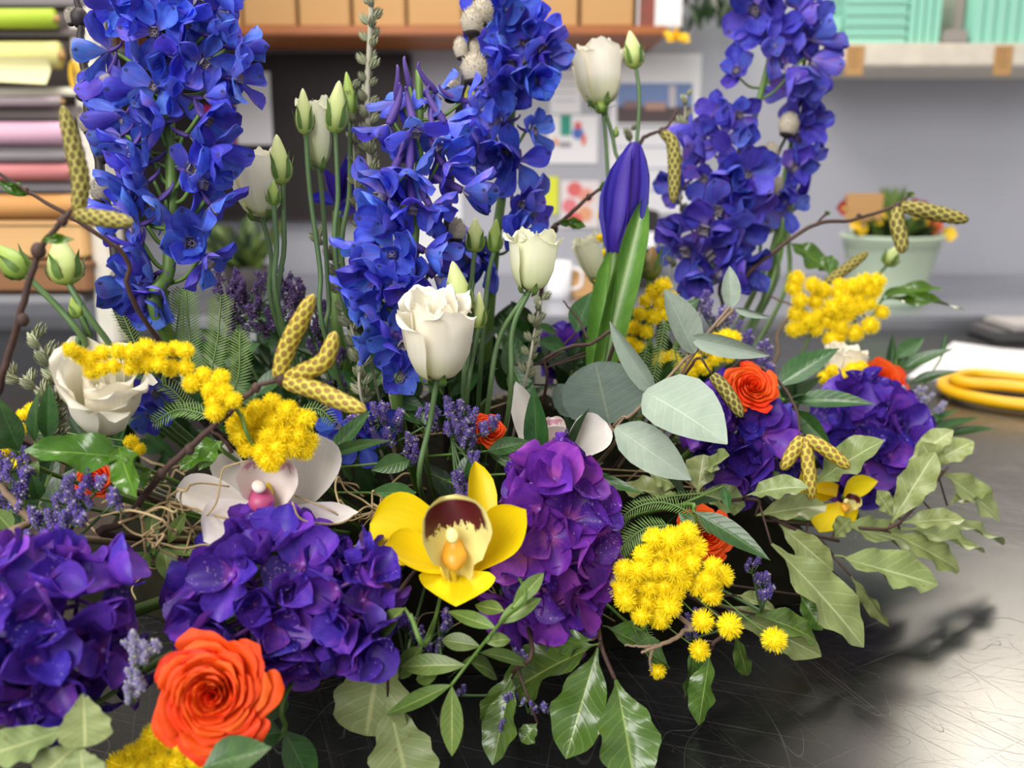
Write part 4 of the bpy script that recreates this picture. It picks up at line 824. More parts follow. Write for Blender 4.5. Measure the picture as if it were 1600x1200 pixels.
# ---------------------------------------------------------------- lisianthus
lisianthus('open white lisianthus in the middle beside the blue spike', [[(683,590,.555),(672,660,.56),(656,760,.565)]], [((683,592,.555), (682,462), 108, dict(dt=-.022, rs=3, spin=.5))])
lisianthus('cream lisianthus opening right of the middle buds', [[(828,452,.60),(800,520,.60),(795,640,.605)], [(826,455,.60),(780,530,.605),(762,640,.605)]], [((830,456,.60), (836,358), 80, dict(dt=-.008, S=LZC, rs=4))])
lisianthus('trio of green lisianthus buds standing against the blue spikes', [[(742,392,.66),(738,430,.66),(732,560,.65),(728,640,.64)], [(772,392,.66),(762,440,.66),(752,560,.65)], [(748,512,.60),(738,560,.60),(728,640,.60)]], [], [((742,396,.66), (743,340), 31, dict(me=BUD)), ((772,396,.66), (775,342), 24, dict(me=BUDG)), ((747,516,.60), (749,456), 26, {}),])
lisianthus('large pale unopened lisianthus bud above the white bloom', [[(722,480,.59),(726,540,.595),(724,640,.60)]], [], [((724,492,.59), (707,408), 42, {})])
lisianthus('tall group of cream lisianthus with buds left of the silvery heath', [[(498,258,.64),(505,330,.64),(514,470,.635),(518,560,.63)], [(478,210,.62),(484,300,.62),(500,420,.62),(512,540,.62)], [(524,206,.63),(528,300,.63),(532,450,.63)], [(548,180,.66),(546,300,.66),(540,450,.65)]],
 [((500,262,.64), (494,150), 62, dict(S=LZC, rs=6, close=.8))], [((477,212,.62), (473,138), 28, {}), ((523,210,.63), (530,126), 36, {}), ((550,184,.66), (541,112), 22, dict(me=BUDG))])
lisianthus('white lisianthus with two buds left of the tall cream group', [[(408,335,.62),(424,400,.62),(438,520,.615)], [(442,284,.61),(444,380,.61),(448,540,.61)], [(428,318,.60),(432,380,.60),(446,520,.605)]], [((412,340,.62), (388,228), 86, dict(S=LZ, rs=7, dt=-.006))], [((441,290,.61), (432,210), 35, {}), ((428,322,.60), (427,282), 22, dict(me=BUDG))])
lisianthus('highest white lisianthus with a bud beside the calendar', [[(942,165,.80),(948,240,.80),(952,330,.80),(955,480,.79)], [(945,170,.80),(960,230,.80),(962,330,.80)], [(994,104,.80),(999,160,.80),(992,260,.80),(980,420,.79)]], [((941,166,.80), (930,70), 82, dict(S=LZ, rs=8, dt=-.004))], [((993,108,.80), (984,48), 31, {}), ((940,178,.795), (938,152), 20, dict(me=BUDG)), ((962,215,.80), (963,196), 9, dict(me=BUDG))])
lisianthus('big white lisianthus at the left under the mimosa row', [[(158,672,.51),(170,720,.53)]], [((160,662,.52), (152,566), 116, dict(S=LZ, rs=9, dt=-.032, flare=(-2.2, -1.0), n=(4, 3, 2, 2), spin=.4))])
lisianthus('fat green lisianthus bud with a small one at the left', [[(104,438,.50),(135,490,.50),(172,540,.51),(200,600,.53)], [(126,492,.50),(140,525,.505),(160,580,.52)]], [], [((108,446,.50), (90,368), 52, {}), ((124,497,.50), (112,464), 24, dict(me=BUDG))])
lisianthus('slanting green lisianthus bud at the left edge', [[(38,428,.49),(90,480,.495),(132,532,.50),(165,600,.53)]], [], [((42,432,.49), (-8,382), 42, dict(me=BUDG))])
lisianthus('small pale lisianthus bud rising before the mint pot', [[(1388,412,.98),(1372,430,.98),(1340,470,.95),(1310,560,.90)]], [], [((1386,416,.98), (1402,384), 26, {})])
lisianthus('two pale lisianthus buds beside the right violet spike', [[(1222,332,.92),(1212,380,.92),(1200,470,.90)], [(1190,362,.92),(1186,420,.92),(1186,480,.90)]], [], [((1222,338,.92), (1232,280), 32, {}), ((1190,368,.92), (1198,324), 34, {})])
lisianthus('pale lisianthus bloom half hidden left of the iris', [[(930,440,.80),(926,500,.80),(924,560,.79)]], [((934,438,.80), (912,366), 48, dict(S=LZC, rs=12, close=.85))])
lisianthus('white lisianthus half hidden behind the right mimosa', [[(1310,590,.86),(1300,640,.86)]], [((1312,598,.86), (1326,540), 62, dict(S=LZ, rs=13, dt=-.01))])
# ---------------------------------------------------------------- orange roses
q = rose('large open orange rose at the bottom left', (331,1087,.42), 82, Vector((.12, -1, .42)), 3, 9)
rose('small orange rose among the statice right of the white lisianthus', (764,672,.585), 25, Vector((.3, -.7, .6)), 4, 6, dome=1.0)
rose('orange rose behind the birch catkins at the right', (1176,602,.655), 38, Vector((.1, -.8, .6)), 5, 7)
rose('orange rose half hidden behind the front mimosa', (1105,835,.585), 40, Vector((.1, -.9, .4)), 6, 7)
rose('orange rose at the far right beside the pale statice', (1385,592,.88), 34, Vector((.1, -.8, .6)), 7, 6)
rose('orange rose peeping from under the glossy fern leaf at the left', (148,752,.555), 24, Vector((.1, -.8, .4)), 8, 6, dome=1.2)
def rosebud():
    root = thing('rosebud', 'closed green and orange rosebud right of the iris stem', 'flower', root_pt(P(1012,560,.74))); put_bud(root, (1014,438,.74), (1020,385), 34, RBUD, CALYXL); add_stem(root, [(1014,436,.74),(1012,480,.74),(1006,560,.74)], .002, M_STEM)
    b2 = put_leaf(root, 'deep', 1008, 480, 985, 560, 34, 'd', .745, .745)
rosebud()
# ---------------------------------------------------------------- orchids
def orchid(label, tepals, mat, lip, column, cols, D, back, callus=True):
    root = thing('orchid', label, 'flower', root_pt(P(*back)), 'cymbidium orchids'); ms = [sheet_mesh('tepal', mat, prof=p, nv=14, nu=11, cup=c, curl=k, wave=.015, wn=1.2, seed=i, wid=1) for i, (p, c, k) in enumerate([('obovate',.3,-.5),('obovate',.35,.25),('elliptic',.3,-.3),('strap',.35,.4)])]
    for (bx, by, tx, ty, wpx, d0, d1, roll, mi) in tepals:
        ob('tepal', ms[mi], root, frame_m(P(bx, by, d0), P(tx, ty, d1), None, roll, wpx/FP*d0))
    lm, (bx, by, tx, ty, wpx, d0, d1, roll) = lip
    lipo = ob('lip', sheet_mesh('lip', lm, prof='lip', nv=18, nu=17, cup=.75, curl=-.75, wave=.05, wn=4, seed=3, wid=1.0), root, frame_m(P(bx, by, d0), P(tx, ty, d1), None, roll, wpx/FP*d0))
    if callus:
        for s in (-1, 1): ob('callus', MB().add(*tube(catmull([P(bx+s*7, by-18, d0-.008), P(bx+s*7-4, by-38, d0-.011), P(bx+s*6-5, by-52, d0-.007)], 5), [.0012, .002, .001], 8)).mesh('callus', M_CALLUS), lipo)
    (cx, cy, tx, ty, wpx, d0, d1) = column; V, F, U = lathe([(.12,0),(.3,.15),(.42,.4),(.5,.62),(.42,.8),(.22,.94),(.02,1)], 16)
    cm = ob('column', MB().add(V, F, U).mesh('column', cols[0]), root, frame_m(P(cx, cy, d0), P(tx, ty, d1), w=wpx/FP*d0, zs=wpx/FP*d0*.8))
    V, F = ico(1, 3, (1, .8, .8)); p = P(tx+(cx-tx)*.95, ty+(cy-ty)*.95, d1-.002); rr = wpx/FP*d0*.26; ob('anther_cap', MB().add(np.array(V)*rr, F).mesh('anther_cap', cols[1]), cm, Matrix.Translation(p))
    c = P(*back); o = WM[root].translation
    ob('stem', MB().add(*tube(catmull([P(tepals[0][0], tepals[0][1], tepals[0][5]+.004), c, root_pt(c, .05)], 6)-np.array(o), .0022, 7)).mesh('stem', M_STEM), root, Matrix.Translation(o))
    return root
orchid('yellow orchid with a maroon edged lip, front and middle', [(716,858,578,818,122,.517,.505,-18,0),(736,896,822,796,84,.512,.490,12,1),(752,830,742,720,58,.525,.535,30,3),(712,898,600,852,78,.507,.486,8,1),(716,892,712,948,128,.505,.482,0,2)], M_ORY,
 (M_LIPY, (716,906,700,774,112,.503,.488,0)), (706,834,712,892,40,.495,.482), (M_COLY, plain('anther_cream', (244,232,150), .4)), .5, (720,900,.54))
orchid('white orchid with a magenta throat under the front mimosa at the left', [(420,818,276,762,66,.53,.512,-12,0),(400,800,336,688,62,.54,.545,-30,3),(455,812,496,678,96,.535,.535,24,0),(440,815,560,800,46,.52,.51,20,3),(445,800,318,846,112,.522,.492,6,1)], M_ORW,
 (M_LIPW, (420,806,424,712,98,.520,.512,0)), (404,758,412,800,42,.510,.500), (M_COLM, plain('anther_white', (240,226,214), .45)), .52, (430,820,.56))
orchid('white orchid partly hidden under the grey eucalyptus leaves', [(850,720,806,596,50,.63,.64,-25,3),(880,720,948,660,70,.63,.625,15,0),(850,720,842,668,90,.625,.60,0,1),(885,725,910,775,60,.625,.60,10,2),(870,720,806,700,52,.63,.62,0,2)], M_ORW,
 (M_LIPW, (868,712,862,652,40,.622,.618,0)), (868,690,864,712,20,.615,.605), (M_COLM, plain('anther_white', (240,226,214), .45)), .62, (880,760,.66), False)
orchid('yellow orchid seen from the side among the pale leaves at the right', [(1318,775,1372,752,42,.735,.72,0,2),(1312,785,1280,832,58,.73,.705,0,1),(1308,772,1222,742,32,.74,.745,0,3),(1325,790,1336,815,40,.73,.72,40,2),(1300,770,1240,785,34,.74,.74,0,3)], M_ORY,
 (M_LIPY, (1320,800,1332,770,30,.728,.722,30)), (1322,782,1320,800,14,.722,.716), (M_COLY, plain('anther_cream', (244,232,150), .4)), .73, (1320,815,.76), False)
orchid('white orchid glimpsed behind the right violet hydrangea', [(1340,650,1292,628,34,.84,.84,0,2),(1345,650,1404,640,34,.84,.83,0,2),(1345,655,1330,612,36,.845,.85,0,0),(1345,655,1310,680,36,.835,.825,0,1),(1348,655,1380,680,32,.835,.825,0,1)], M_ORW,
 (M_LIPW, (1345,668,1350,640,24,.83,.826,0)), (1346,650,1346,662,10,.825,.82), (M_COLM, plain('anther_white', (240,226,214), .45)), .84, (1345,690,.87), False)
# ---------------------------------------------------------------- mimosa
mimosa('mimosa row lying over the white lisianthus at the left', [(110,546),(138,562),(125,555),(160,575),(160,552),(185,548),(178,572),(205,552),(205,574),(228,545),(228,568),(145,580),(252,548),(250,570),(275,545),(290,548),(268,575),(290,575),(300,598),(318,585),(328,608),(345,590),(350,612),(335,625),(365,625),(335,645),(350,640)], .475, 17, [(110,550,.48),(200,560,.48),(300,588,.48),(370,640,.49),(420,720,.51)], 31,
 [([(268,560,.56),(278,500,.56),(282,452,.56)],22),([(298,600,.55),(296,520,.55),(290,455,.55)],24),([(325,600,.55),(340,530,.55),(345,462,.55)],26),([(350,640,.54),(372,590,.54),(375,520,.54)],24),([(215,545,.56),(200,510,.56),(188,482,.56)],20),([(330,650,.52),(280,640,.52),(240,660,.52)],20),([(310,655,.53),(270,610,.53),(250,600,.53)],18)])
mimosa('mimosa bunch above the white orchid at the left', [(400,638),(425,628),(450,640),(380,655),(405,660),(432,655),(460,660),(478,655),(375,680),(398,685),(420,680),(445,678),(468,680),(480,690),(385,700),(408,705),(432,700),(455,700),(475,704),(418,718),(434,712),(370,665),(425,726),(420,650)], .498, 19, [(400,640,.505),(425,670,.51),(440,740,.53)], 32,
 [([(470,640,.53),(500,640,.53),(520,660,.53)],16)])
mimosa('mimosa bunch at the front right before the orange rose', [(1075,832),(1048,842),(1022,842),(1032,864),(1060,862),(1085,856),(1006,868),(1026,890),(1055,890),(1080,880),(1040,915),(1066,905),(1015,915),(988,905),(975,890),(972,920),(990,938),(1010,942),(1035,940),(1052,925),(1002,962),(1030,964),(1045,948),(1115,885),(1106,905),(1127,900),(1112,930),(1090,915),(978,938),(1000,890),(1098,970,20,.515),(1140,978,22,.51),(1210,1000,22,.52),(1093,1016,18,.525),(1028,1048,14,.55)], .525, 20, [(1085,840,.54),(1050,880,.54),(1010,930,.545),(990,980,.555)], 33,
 [([(1110,835,.57),(1075,800,.57),(1030,785,.57),(985,798,.57),(960,830,.57)],16),([(1050,820,.57),(1000,830,.565),(955,880,.56),(930,940,.55),(910,985,.54)],24),([(1110,770,.60),(1050,775,.60),(990,785,.59)],10),([(985,838,.56),(950,870,.55),(930,900,.55)],14),([(1000,960,.55),(1010,985,.55),(1018,1000,.55)],10)])
mimosa('mimosa spray behind the long grey eucalyptus leaves', [(1020,455),(1036,446),(1008,470),(1030,472),(1048,466),(1000,490),(1020,495),(1036,490),(990,512),(1010,518),(1000,545),(985,538),(970,555),(1060,572),(1085,560),(1080,582),(1100,574),(1120,530),(1136,526),(1105,540),(1148,528),(1118,560),(1138,556),(1050,560),(985,565),(1030,560)], .735, 14, [(1036,446,.74),(1010,510,.74),(1030,560,.74),(1060,620,.73)], 34,
 [([(1040,500,.70),(1030,550,.70),(1018,600,.70)],15),([(1052,540,.70),(1062,580,.70),(1070,610,.70)],14),([(1010,540,.71),(1004,580,.71),(1000,620,.71)],13),([(1120,600,.70),(1150,590,.70),(1180,590,.70)],10)])
mimosa('wide mimosa spray at the right below the mint pot', [(1244,435),(1240,450),(1275,470),(1290,455),(1312,445),(1332,448),(1350,440),(1366,455),(1340,465),(1320,470),(1300,480),(1280,490),(1265,500),(1245,490),(1252,512),(1275,515),(1300,505),(1325,490),(1345,480),(1360,474),(1378,488),(1360,508),(1336,520),(1312,525),(1300,530),(1240,515),(1286,452),(1370,440),(1355,452),(1270,445),(1310,460),(1330,480),(1290,500),(1310,490),(1315,510),(1250,470)], .87, 15, [(1370,440,.88),(1320,480,.88),(1270,520,.88),(1230,580,.87)], 35)
mimosa('few mimosa balls between the right orange rose and white lisianthus', [(1288,590),(1300,578),(1318,586),(1332,578),(1345,574),(1310,596),(1340,590)], .835, 13, [(1330,580,.845),(1310,610,.85)], 36)
mimosa('thin mimosa twig peeping out left of the iris', [(942,336),(938,372),(934,406),(946,396),(942,428),(936,440)], .86, 10, [(942,330,.86),(944,400,.86),(942,520,.84)], 37)
mimosa('dark mimosa bunch under the orange rose at the bottom', [(185,1192),(205,1178),(228,1168),(255,1160),(280,1172),(308,1190),(250,1190),(225,1198),(275,1195),(240,1150),(295,1180),(205,1200)], .455, 20, [(230,1165,.465),(260,1190,.47)], 38)
mimosa('scattered mimosa balls low behind the left green leaves', [(35,648),(30,672),(50,640),(6,700),(28,725),(205,690),(218,702),(15,690)], .56, 12, [(30,650,.565),(25,730,.57)], 39)
# ---------------------------------------------------------------- irises
def iris(label, base, tip, w, D, stem, spathe=None, rs=1, blades=()):
    root = thing('iris', label, 'flower', root_pt(P(*stem[-1])), 'iris stems'); b, t = P(base[0], base[1], D), P(tip[0], tip[1], D); wm = w/FP*D
    if not blades:
        V, F, U = lathe([(.25,0),(.42,.2),(.5,.45),(.46,.65),(.3,.85),(.16,.95),(.05,1)], 20, 1.2, .1, 3); ob('bud', MB().add(V, F, U).mesh('bud', M_IRIS), root, frame_m(b, t, w=wm*.66, zs=wm*.66))
        pm = [sheet_mesh('petal', M_IRIS, prof='elliptic', nv=14, nu=9, cup=.9, curl=c, twist=.5, seed=k, wid=1) for k, c in enumerate((-.1, .12))]
        for k in range(6):
            a = k*1.047; off = Vector((math.cos(a), math.sin(a)*.8, 0))*wm*.16; ob('petal', pm[k % 2], root, frame_m(b+off, t+off*.55+Vector((0, 0, rnd.uniform(-.004, .002))), off+Vector((0, -.001, 0)), 15, wm*.68, zs=wm*.6))
    for (bx, by, tx, ty, wp) in blades: ob('petal', sheet_mesh('petal', M_IRIS, prof='lance', nv=12, nu=7, cup=.6, curl=.3, seed=bx, wid=1), root, frame_m(P(bx, by, D), P(tx, ty, D-.006), None, 20, wp/FP*D))
    add_stem(root, stem, .0042, M_STEM, n=8)
    for (bx, by, tx, ty, wp, d, roll) in (spathe or []): ob('spathe', sheet_mesh('spathe', M_SPATHE, prof='strap', nv=16, nu=9, cup=1.0, curl=-.08, seed=bx, wid=1), root, frame_m(P(bx, by, d), P(tx, ty, d), None, roll, wp/FP*d, zs=wp/FP*d*.8))
    return root
iris('closed violet iris bud in a long green sheath', (962,395), (992,222), 80, .70, [(962,380,.70),(955,460,.70),(944,560,.70),(942,620,.70)], [(942,572,1008,306,60,.692,12),(938,570,964,385,52,.698,-24)])
iris('violet iris flower hidden behind the tall cream lisianthus', (530,330), (540,250), 40, .72, [(528,330,.72),(528,420,.72),(532,540,.71)], None, 2, [(522,320,478,310,34),(530,320,545,235,34),(534,315,560,245,30),(525,320,505,260,30),(528,330,560,330,30)])
iris('violet iris petals on a green stem right of the violet spike', (1232,340), (1268,258), 26, .98, [(1230,340,.98),(1215,400,.98),(1195,470,.96)], [(1196,470,1225,370,22,.975,0)], 3, [(1236,335,1270,258,20),(1240,330,1225,290,16),(1238,332,1258,300,16)])
# ---------------------------------------------------------------- catkin branches and pussy willow
branch('birch_branch', 'brown birch twig with yellow catkins slanting across the left front', [[(440,592,.475),(400,606,.475),(330,670,.48),(258,735,.49),(200,810,.50),(184,838,.505)], [(330,672,.48),(352,690,.485),(362,705,.49)]],
 [[(434,590,.475),(450,540,.472),(470,500,.468),(490,460,.464)],[(446,592,.475),(478,580,.47),(508,562,.466),(524,518,.464)],[(446,598,.472),(490,608,.466),(535,628,.46),(572,642,.455)]], M_BARK, .0016, M_CATK, 14, bumps=[(296,702,.484,1.7),(252,740,.49,1.6),(400,606,.475,1.5),(440,592,.474,2.0)])
branch('birch_branch', 'dark birch twig with two catkins at the left edge', [[(112,325,.42),(98,345,.42),(60,395,.425),(38,470,.43),(15,550,.44),(0,610,.45),(10,680,.50)]],
 [[(122,332,.42),(126,280,.418),(112,220,.415),(98,165,.412)],[(120,334,.42),(150,340,.415),(180,344,.41),(207,348,.405)]], M_BARK, .0015, M_CATG, 13, bumps=[(60,392,.425,2.2),(36,500,.43,1.8),(98,345,.42,1.5)], leafbuds=[(66,375,112,372,16,.42)])
branch('birch_branch', 'dark twig with one green bud crossing behind the left catkins', [[(-20,258,.47),(40,298,.475),(100,332,.48),(165,375,.49),(200,410,.50),(240,520,.53)]], [], M_BARK, .0011, leafbuds=[(42,305,4,284,22,.474)], bumps=[(40,298,.475,1.6)])
branch('birch_branch', 'brown birch twig with two catkins reaching before the mint pot', [[(1424,302,.84),(1400,321,.84),(1330,344,.84),(1275,350,.84),(1220,385,.84),(1165,432,.84),(1128,500,.83)], [(1275,350,.84),(1292,333,.838)]],
 [[(1402,325,.84),(1402,350,.838),(1408,375,.836),(1410,396,.834)],[(1408,322,.84),(1440,328,.836),(1480,337,.832),(1514,344,.828)]], M_BARK, .0017, M_CATG, 11.5, bumps=[(1342,338,.84,1.4),(1402,322,.84,1.8)], leafbuds=[(1290,335,1295,330,8,.838),(1418,308,1426,299,10,.84)])
branch('birch_branch', 'twig with one upright catkin behind the right mimosa', [[(1292,440,.90),(1250,480,.90),(1215,520,.89),(1200,580,.88)], [(1200,462,.89),(1240,478,.89),(1262,494,.885),(1288,497,.88)]], [[(1290,442,.90),(1310,428,.898),(1332,412,.896),(1356,394,.894)]], M_TWIG, .0016, M_CATG, 8)
branch('birch_branch', 'arching twig with a hanging catkin above the iris tip', [[(1040,205,.83),(1016,210,.83),(1000,226,.83),(985,300,.83),(970,420,.82)], [(1058,172,.83),(1045,195,.83),(1030,210,.83)]], [[(1034,206,.83),(1050,222,.828),(1054,260,.826),(1052,318,.824)]], M_BARK, .0018, M_CATG, 10, bumps=[(1035,206,.83,2.0)])
branch('birch_branch', 'bare twig with a fresh green bud left of the iris', [[(952,284,.78),(920,308,.78),(885,340,.78),(862,362,.78),(850,430,.77)]], [], M_BARK, .0017, leafbuds=[(885,345,908,352,22,.775),(935,298,956,282,14,.78),(875,350,890,345,14,.775)], bumps=[(866,358,.78,2.0),(920,308,.78,1.5)])
branch('birch_branch', 'thin twig with three catkins hanging over the pale leaves', [[(1250,682,.655),(1244,640,.66),(1220,600,.67),(1180,570,.68),(1140,580,.69)]], [[(1252,684,.655),(1240,705,.652),(1222,734,.648)],[(1254,684,.655),(1262,720,.65),(1268,782,.645)],[(1258,684,.655),(1290,702,.65),(1328,732,.645)]], M_BARK, .0011, M_CATK, 10.5, bumps=[(1252,682,.655,2)])
branch('birch_branch', 'twig with one catkin over the violet hydrangea', [[(1112,585,.65),(1090,560,.655),(1060,600,.67)]], [[(1113,586,.65),(1135,612,.647),(1160,652,.643)]], M_BARK, .001, M_CATG, 10.5)
branch('dry_twig', 'short grey dry twig below the front mimosa', [[(1002,1020,.52),(1020,1012,.52),(1050,1000,.525),(1068,985,.53),(1062,965,.54)], [(976,1008,.52),(1005,1010,.52),(1030,1008,.522)], [(1018,1050,.52),(1016,1030,.52),(1020,1012,.52)]], [], M_TWIG, .0012)
branch('dry_twig', 'dark twig lying behind the iris among the leaves', [[(842,566,.66),(880,545,.66),(920,538,.665),(960,540,.67)], [(880,470,.68),(905,500,.675),(918,530,.67)]], [], M_BARK, .0012)
branch('dry_twig', 'thick dark twig at the left edge beside the statice', [[(-20,745,.49),(10,770,.49),(45,815,.49),(60,840,.495)]], [], M_TWIG, .002)
W = lambda *a: a
branch('pussy_willow', 'black pussy willow stem behind the left blue spike', [[(121,-20,.60),(124,30,.60),(130,90,.60),(138,170,.60),(152,240,.60),(164,310,.60),(185,420,.60),(220,540,.59)]], [], M_BLACK, .0029, wme=WILG, bumps=[(124,28,.6,1.9),(134,120,.6,1.5),(160,245,.6,1.4)], willows=[(134,98,116,72,24,.60),(130,158,140,112,34,.595),(150,140,168,148,18,.60),(140,210,128,176,22,.60),(160,240,166,212,22,.60),(158,318,160,278,34,.595),(190,420,180,444,24,.60),(112,40,106,14,16,.60)])
branch('pussy_willow', 'pussy willow stem with big cream catkins in the middle', [[(745,-20,.64),(736,50,.64),(726,120,.64),(712,200,.64),(702,300,.64),(697,400,.64),(692,520,.67)]], [], M_BLACK, .0024, willows=[(738,56,738,14,36,.632),(748,40,756,0,36,.636),(722,94,718,60,22,.635),(742,132,740,84,40,.630),(705,160,705,126,30,.64),(722,212,726,184,24,.64),(712,378,712,342,32,.64),(742,98,740,60,18,.64)])
branch('pussy_willow', 'pussy willow stem with grey buds at the right', [[(1262,140,.90),(1245,175,.90),(1225,220,.90),(1190,300,.90),(1150,395,.89),(1125,450,.88),(1118,520,.87)]], [], M_BLACK, .0016, willows=[(1254,148,1262,118,28,.895),(1228,214,1236,178,31,.893),(1200,255,1206,224,26,.898),(1202,310,1212,276,31,.893)])
# ---------------------------------------------------------------- eucalyptus
sprig('eucalyptus_sprig', 'grey eucalyptus sprig with broad round leaves right of the iris', 'euc', [(1008,612,1136,694,124,'d',.60,.575,-6,0),(962,668,1080,750,70,'d',.605,.58,12,1),(1084,552,1038,452,58,'d',.62,.61,18,0),(1022,612,953,502,36,'d',.615,.60,-35,2),(1078,528,1202,556,36,'d',.62,.60,40,1),(960,672,1000,690,30,'d',.61,.60,0,1)],
 [(1140,480,.645),(1085,545,.63),(1030,605,.615),(985,650,.62),(955,670,.64)], smat=M_TWIG, rad=.0011)
sprig('eucalyptus_sprig', 'darker eucalyptus sprig with two round leaves under the iris sheath', 'eud', [(952,662,930,566,128,'d',.635,.64,5,0),(900,650,872,600,60,'d',.645,.65,20,1)], [(952,665,.635),(955,700,.64)], smat=M_TWIG)
sprig('eucalyptus_sprig', 'small eucalyptus tip with one upright leaf near the violet spike', 'euc', [(1142,482,1140,416,30,'d',.68,.68,10,0),(1148,482,1206,496,16,'d',.68,.67,60,1)], [(1146,484,.68),(1120,510,.68),(1090,545,.67)], smat=M_TWIG)
# ---------------------------------------------------------------- broad leaves, each sprig with its stem
sprig('pittosporum_sprig', 'pale wavy leaved sprig reaching furthest right over the table', 'pitt', [(1392,818,1462,706,48,'z',.07,.12,15),(1466,735,1562,812,52,'z',.085,.04,0),(1408,818,1508,812,36,'z',.07,.075,0),(1405,826,1538,864,44,'z',.065,.035,-10),(1470,815,1566,852,32,'z',.06,.03,0),(1392,832,1500,892,46,'z',.06,.025,10),(1452,728,1522,690,34,'z',.09,.11,20),(1466,745,1440,690,38,'z',.09,.12,0),(1420,720,1490,672,34,'z',.1,.125,-10),(1395,808,1370,766,30,'z',.07,.09,0),(1480,790,1540,770,26,'z',.06,.06,0)], [(1480,730,.09),(1440,780,.08),(1395,822,.07),(1340,825,.06)])
sprig('pittosporum_sprig', 'pale wavy leaved sprig around the right yellow orchid', 'pitt', [(1306,822,1438,856,54,'z',.065,.035,0),(1270,758,1382,688,58,'z',.10,.14,0),(1168,774,1264,762,44,'z',.11,.12,0),(1180,806,1292,790,44,'z',.09,.09,10),(1216,818,1302,892,42,'z',.08,.05,15),(1205,850,1350,1012,82,'z',.08,.015,-8,0),(1302,868,1466,914,56,'z',.055,.025,-10),(1230,740,1175,715,40,'z',.11,.125,0),(1330,900,1390,980,26,'z',.05,.012,55),(1300,840,1330,810,30,'z',.06,.08,0)], [(1310,845,.06),(1250,830,.075),(1190,800,.09),(1160,780,.1)])
sprig('pittosporum_sprig', 'pale wavy leaved sprig behind the front mimosa, left of the orchid leaves', 'pitt', [(1090,770,1100,710,52,'z',.11,.13,0),(1060,760,1015,740,46,'z',.11,.12,0),(1090,770,1165,790,48,'z',.1,.09,0),(1060,775,960,760,60,'z',.11,.10,10),(1100,740,1140,712,40,'z',.12,.14,0)], [(1090,765,.11),(1060,780,.1)])
sprig('pittosporum_sprig', 'pale leaf with a twig beneath the hanging mimosa ball', 'pitt', [(1120,942,1284,1026,54,'z',.05,.012,10,1),(1150,930,1215,960,36,'z',.05,.03,0,2)], [(1130,935,.055),(1090,910,.06)])
sprig('elaeagnus_sprig', 'two broad pale speckled leaves hanging down at the bottom middle', 'pitv', [(600,985,572,1150,112,'z',.085,.03,8,0),(606,1092,640,1240,100,'z',.05,.005,-6,1)], [(602,985,.09),(620,930,.10)])
sprig('holly_leaf_sprig', 'dark glossy wavy leaved sprig pointing down at the front', 'pitd', [(938,1006,782,1092,86,'z',.07,.025,18,0),(934,1012,884,1186,82,'z',.065,.012,-14,1),(962,1062,992,1232,90,'z',.05,.008,0,0),(940,978,1046,1048,62,'z',.065,.035,-20,2),(925,1000,870,1010,40,'z',.07,.06,0)], [(960,1060,.05),(940,1010,.065),(934,960,.075),(930,900,.09)])
sprig('holly_leaf_sprig', 'dark curled leaves hanging below the front mimosa', 'pitd', [(1110,1020,1092,1134,50,'z',.045,.005,25,1),(1085,1000,1070,1090,34,'z',.05,.01,-35,2),(1150,990,1168,1056,24,'z',.045,.012,40,0),(1180,960,1275,1000,50,'z',.05,.025,0,0),(1250,930,1285,985,36,'z',.04,.02,0,1)], [(1112,1010,.05),(1120,960,.06)])
sprig('holly_leaf_sprig', 'dark glossy leaf behind the statice at the bottom middle', 'pitd', [(800,1050,764,1140,50,'z',.05,.02,0,2),(800,1060,770,1196,56,'z',.05,.01,10,1),(840,1130,815,1160,30,'z',.03,.02,0,0)], [(802,1050,.055),(830,1000,.07)])
sprig('curled_leaf_sprig', 'bright glossy curled leaf under the big white lisianthus', 'bri', [(192,716,36,704,58,'d',.49,.475,0,0),(186,700,214,778,52,'d',.49,.47,25,1),(235,735,165,770,34,'d',.495,.48,-20,2),(205,740,175,745,26,'d',.495,.485,0,0)], [(195,716,.49),(240,738,.5)], smat=M_STEM)
sprig('curled_leaf_sprig', 'bright curled leaf hanging left of the white orchid', 'bri', [(345,690,280,735,44,'d',.53,.52,10,0),(340,690,310,735,30,'d',.53,.52,0,2)], [(345,690,.53),(370,720,.54)], smat=M_STEM)
sprig('mastic_sprig', 'slender green leaflet sprig hanging under the yellow orchid', 'mid', [(788,955,742,945,30,'z',.10,.10,0),(775,982,700,955,30,'z',.095,.10,0),(750,1010,690,1000,28,'z',.085,.085,0),(728,1040,626,1042,32,'z',.075,.07,0),(706,1070,602,1118,34,'z',.065,.045,0),(706,1072,706,1182,36,'z',.065,.03,0),(735,1035,776,1058,40,'z',.075,.06,0),(760,1005,798,1000,28,'z',.09,.09,0),(778,975,846,935,32,'z',.10,.11,0),(800,950,850,895,26,'z',.11,.12,0),(750,1020,830,1040,30,'z',.08,.06,0),(745,1025,700,1060,26,'z',.08,.06,20)], [(704,1072,.065),(740,1025,.08),(780,975,.10),(820,920,.115)], smat=M_STEM, rad=.0009)
sprig('mastic_sprig', 'small pale leaflet pair beside the twine at the left', 'mid', [(230,862,205,900,28,'d',.495,.48,0),(255,855,266,912,32,'d',.495,.48,0),(262,850,290,800,20,'d',.495,.49,0),(230,855,240,800,26,'d',.495,.5,0),(255,860,320,870,24,'d',.5,.49,0)], [(240,856,.495),(280,870,.51)], smat=M_STEM, rad=.0008)
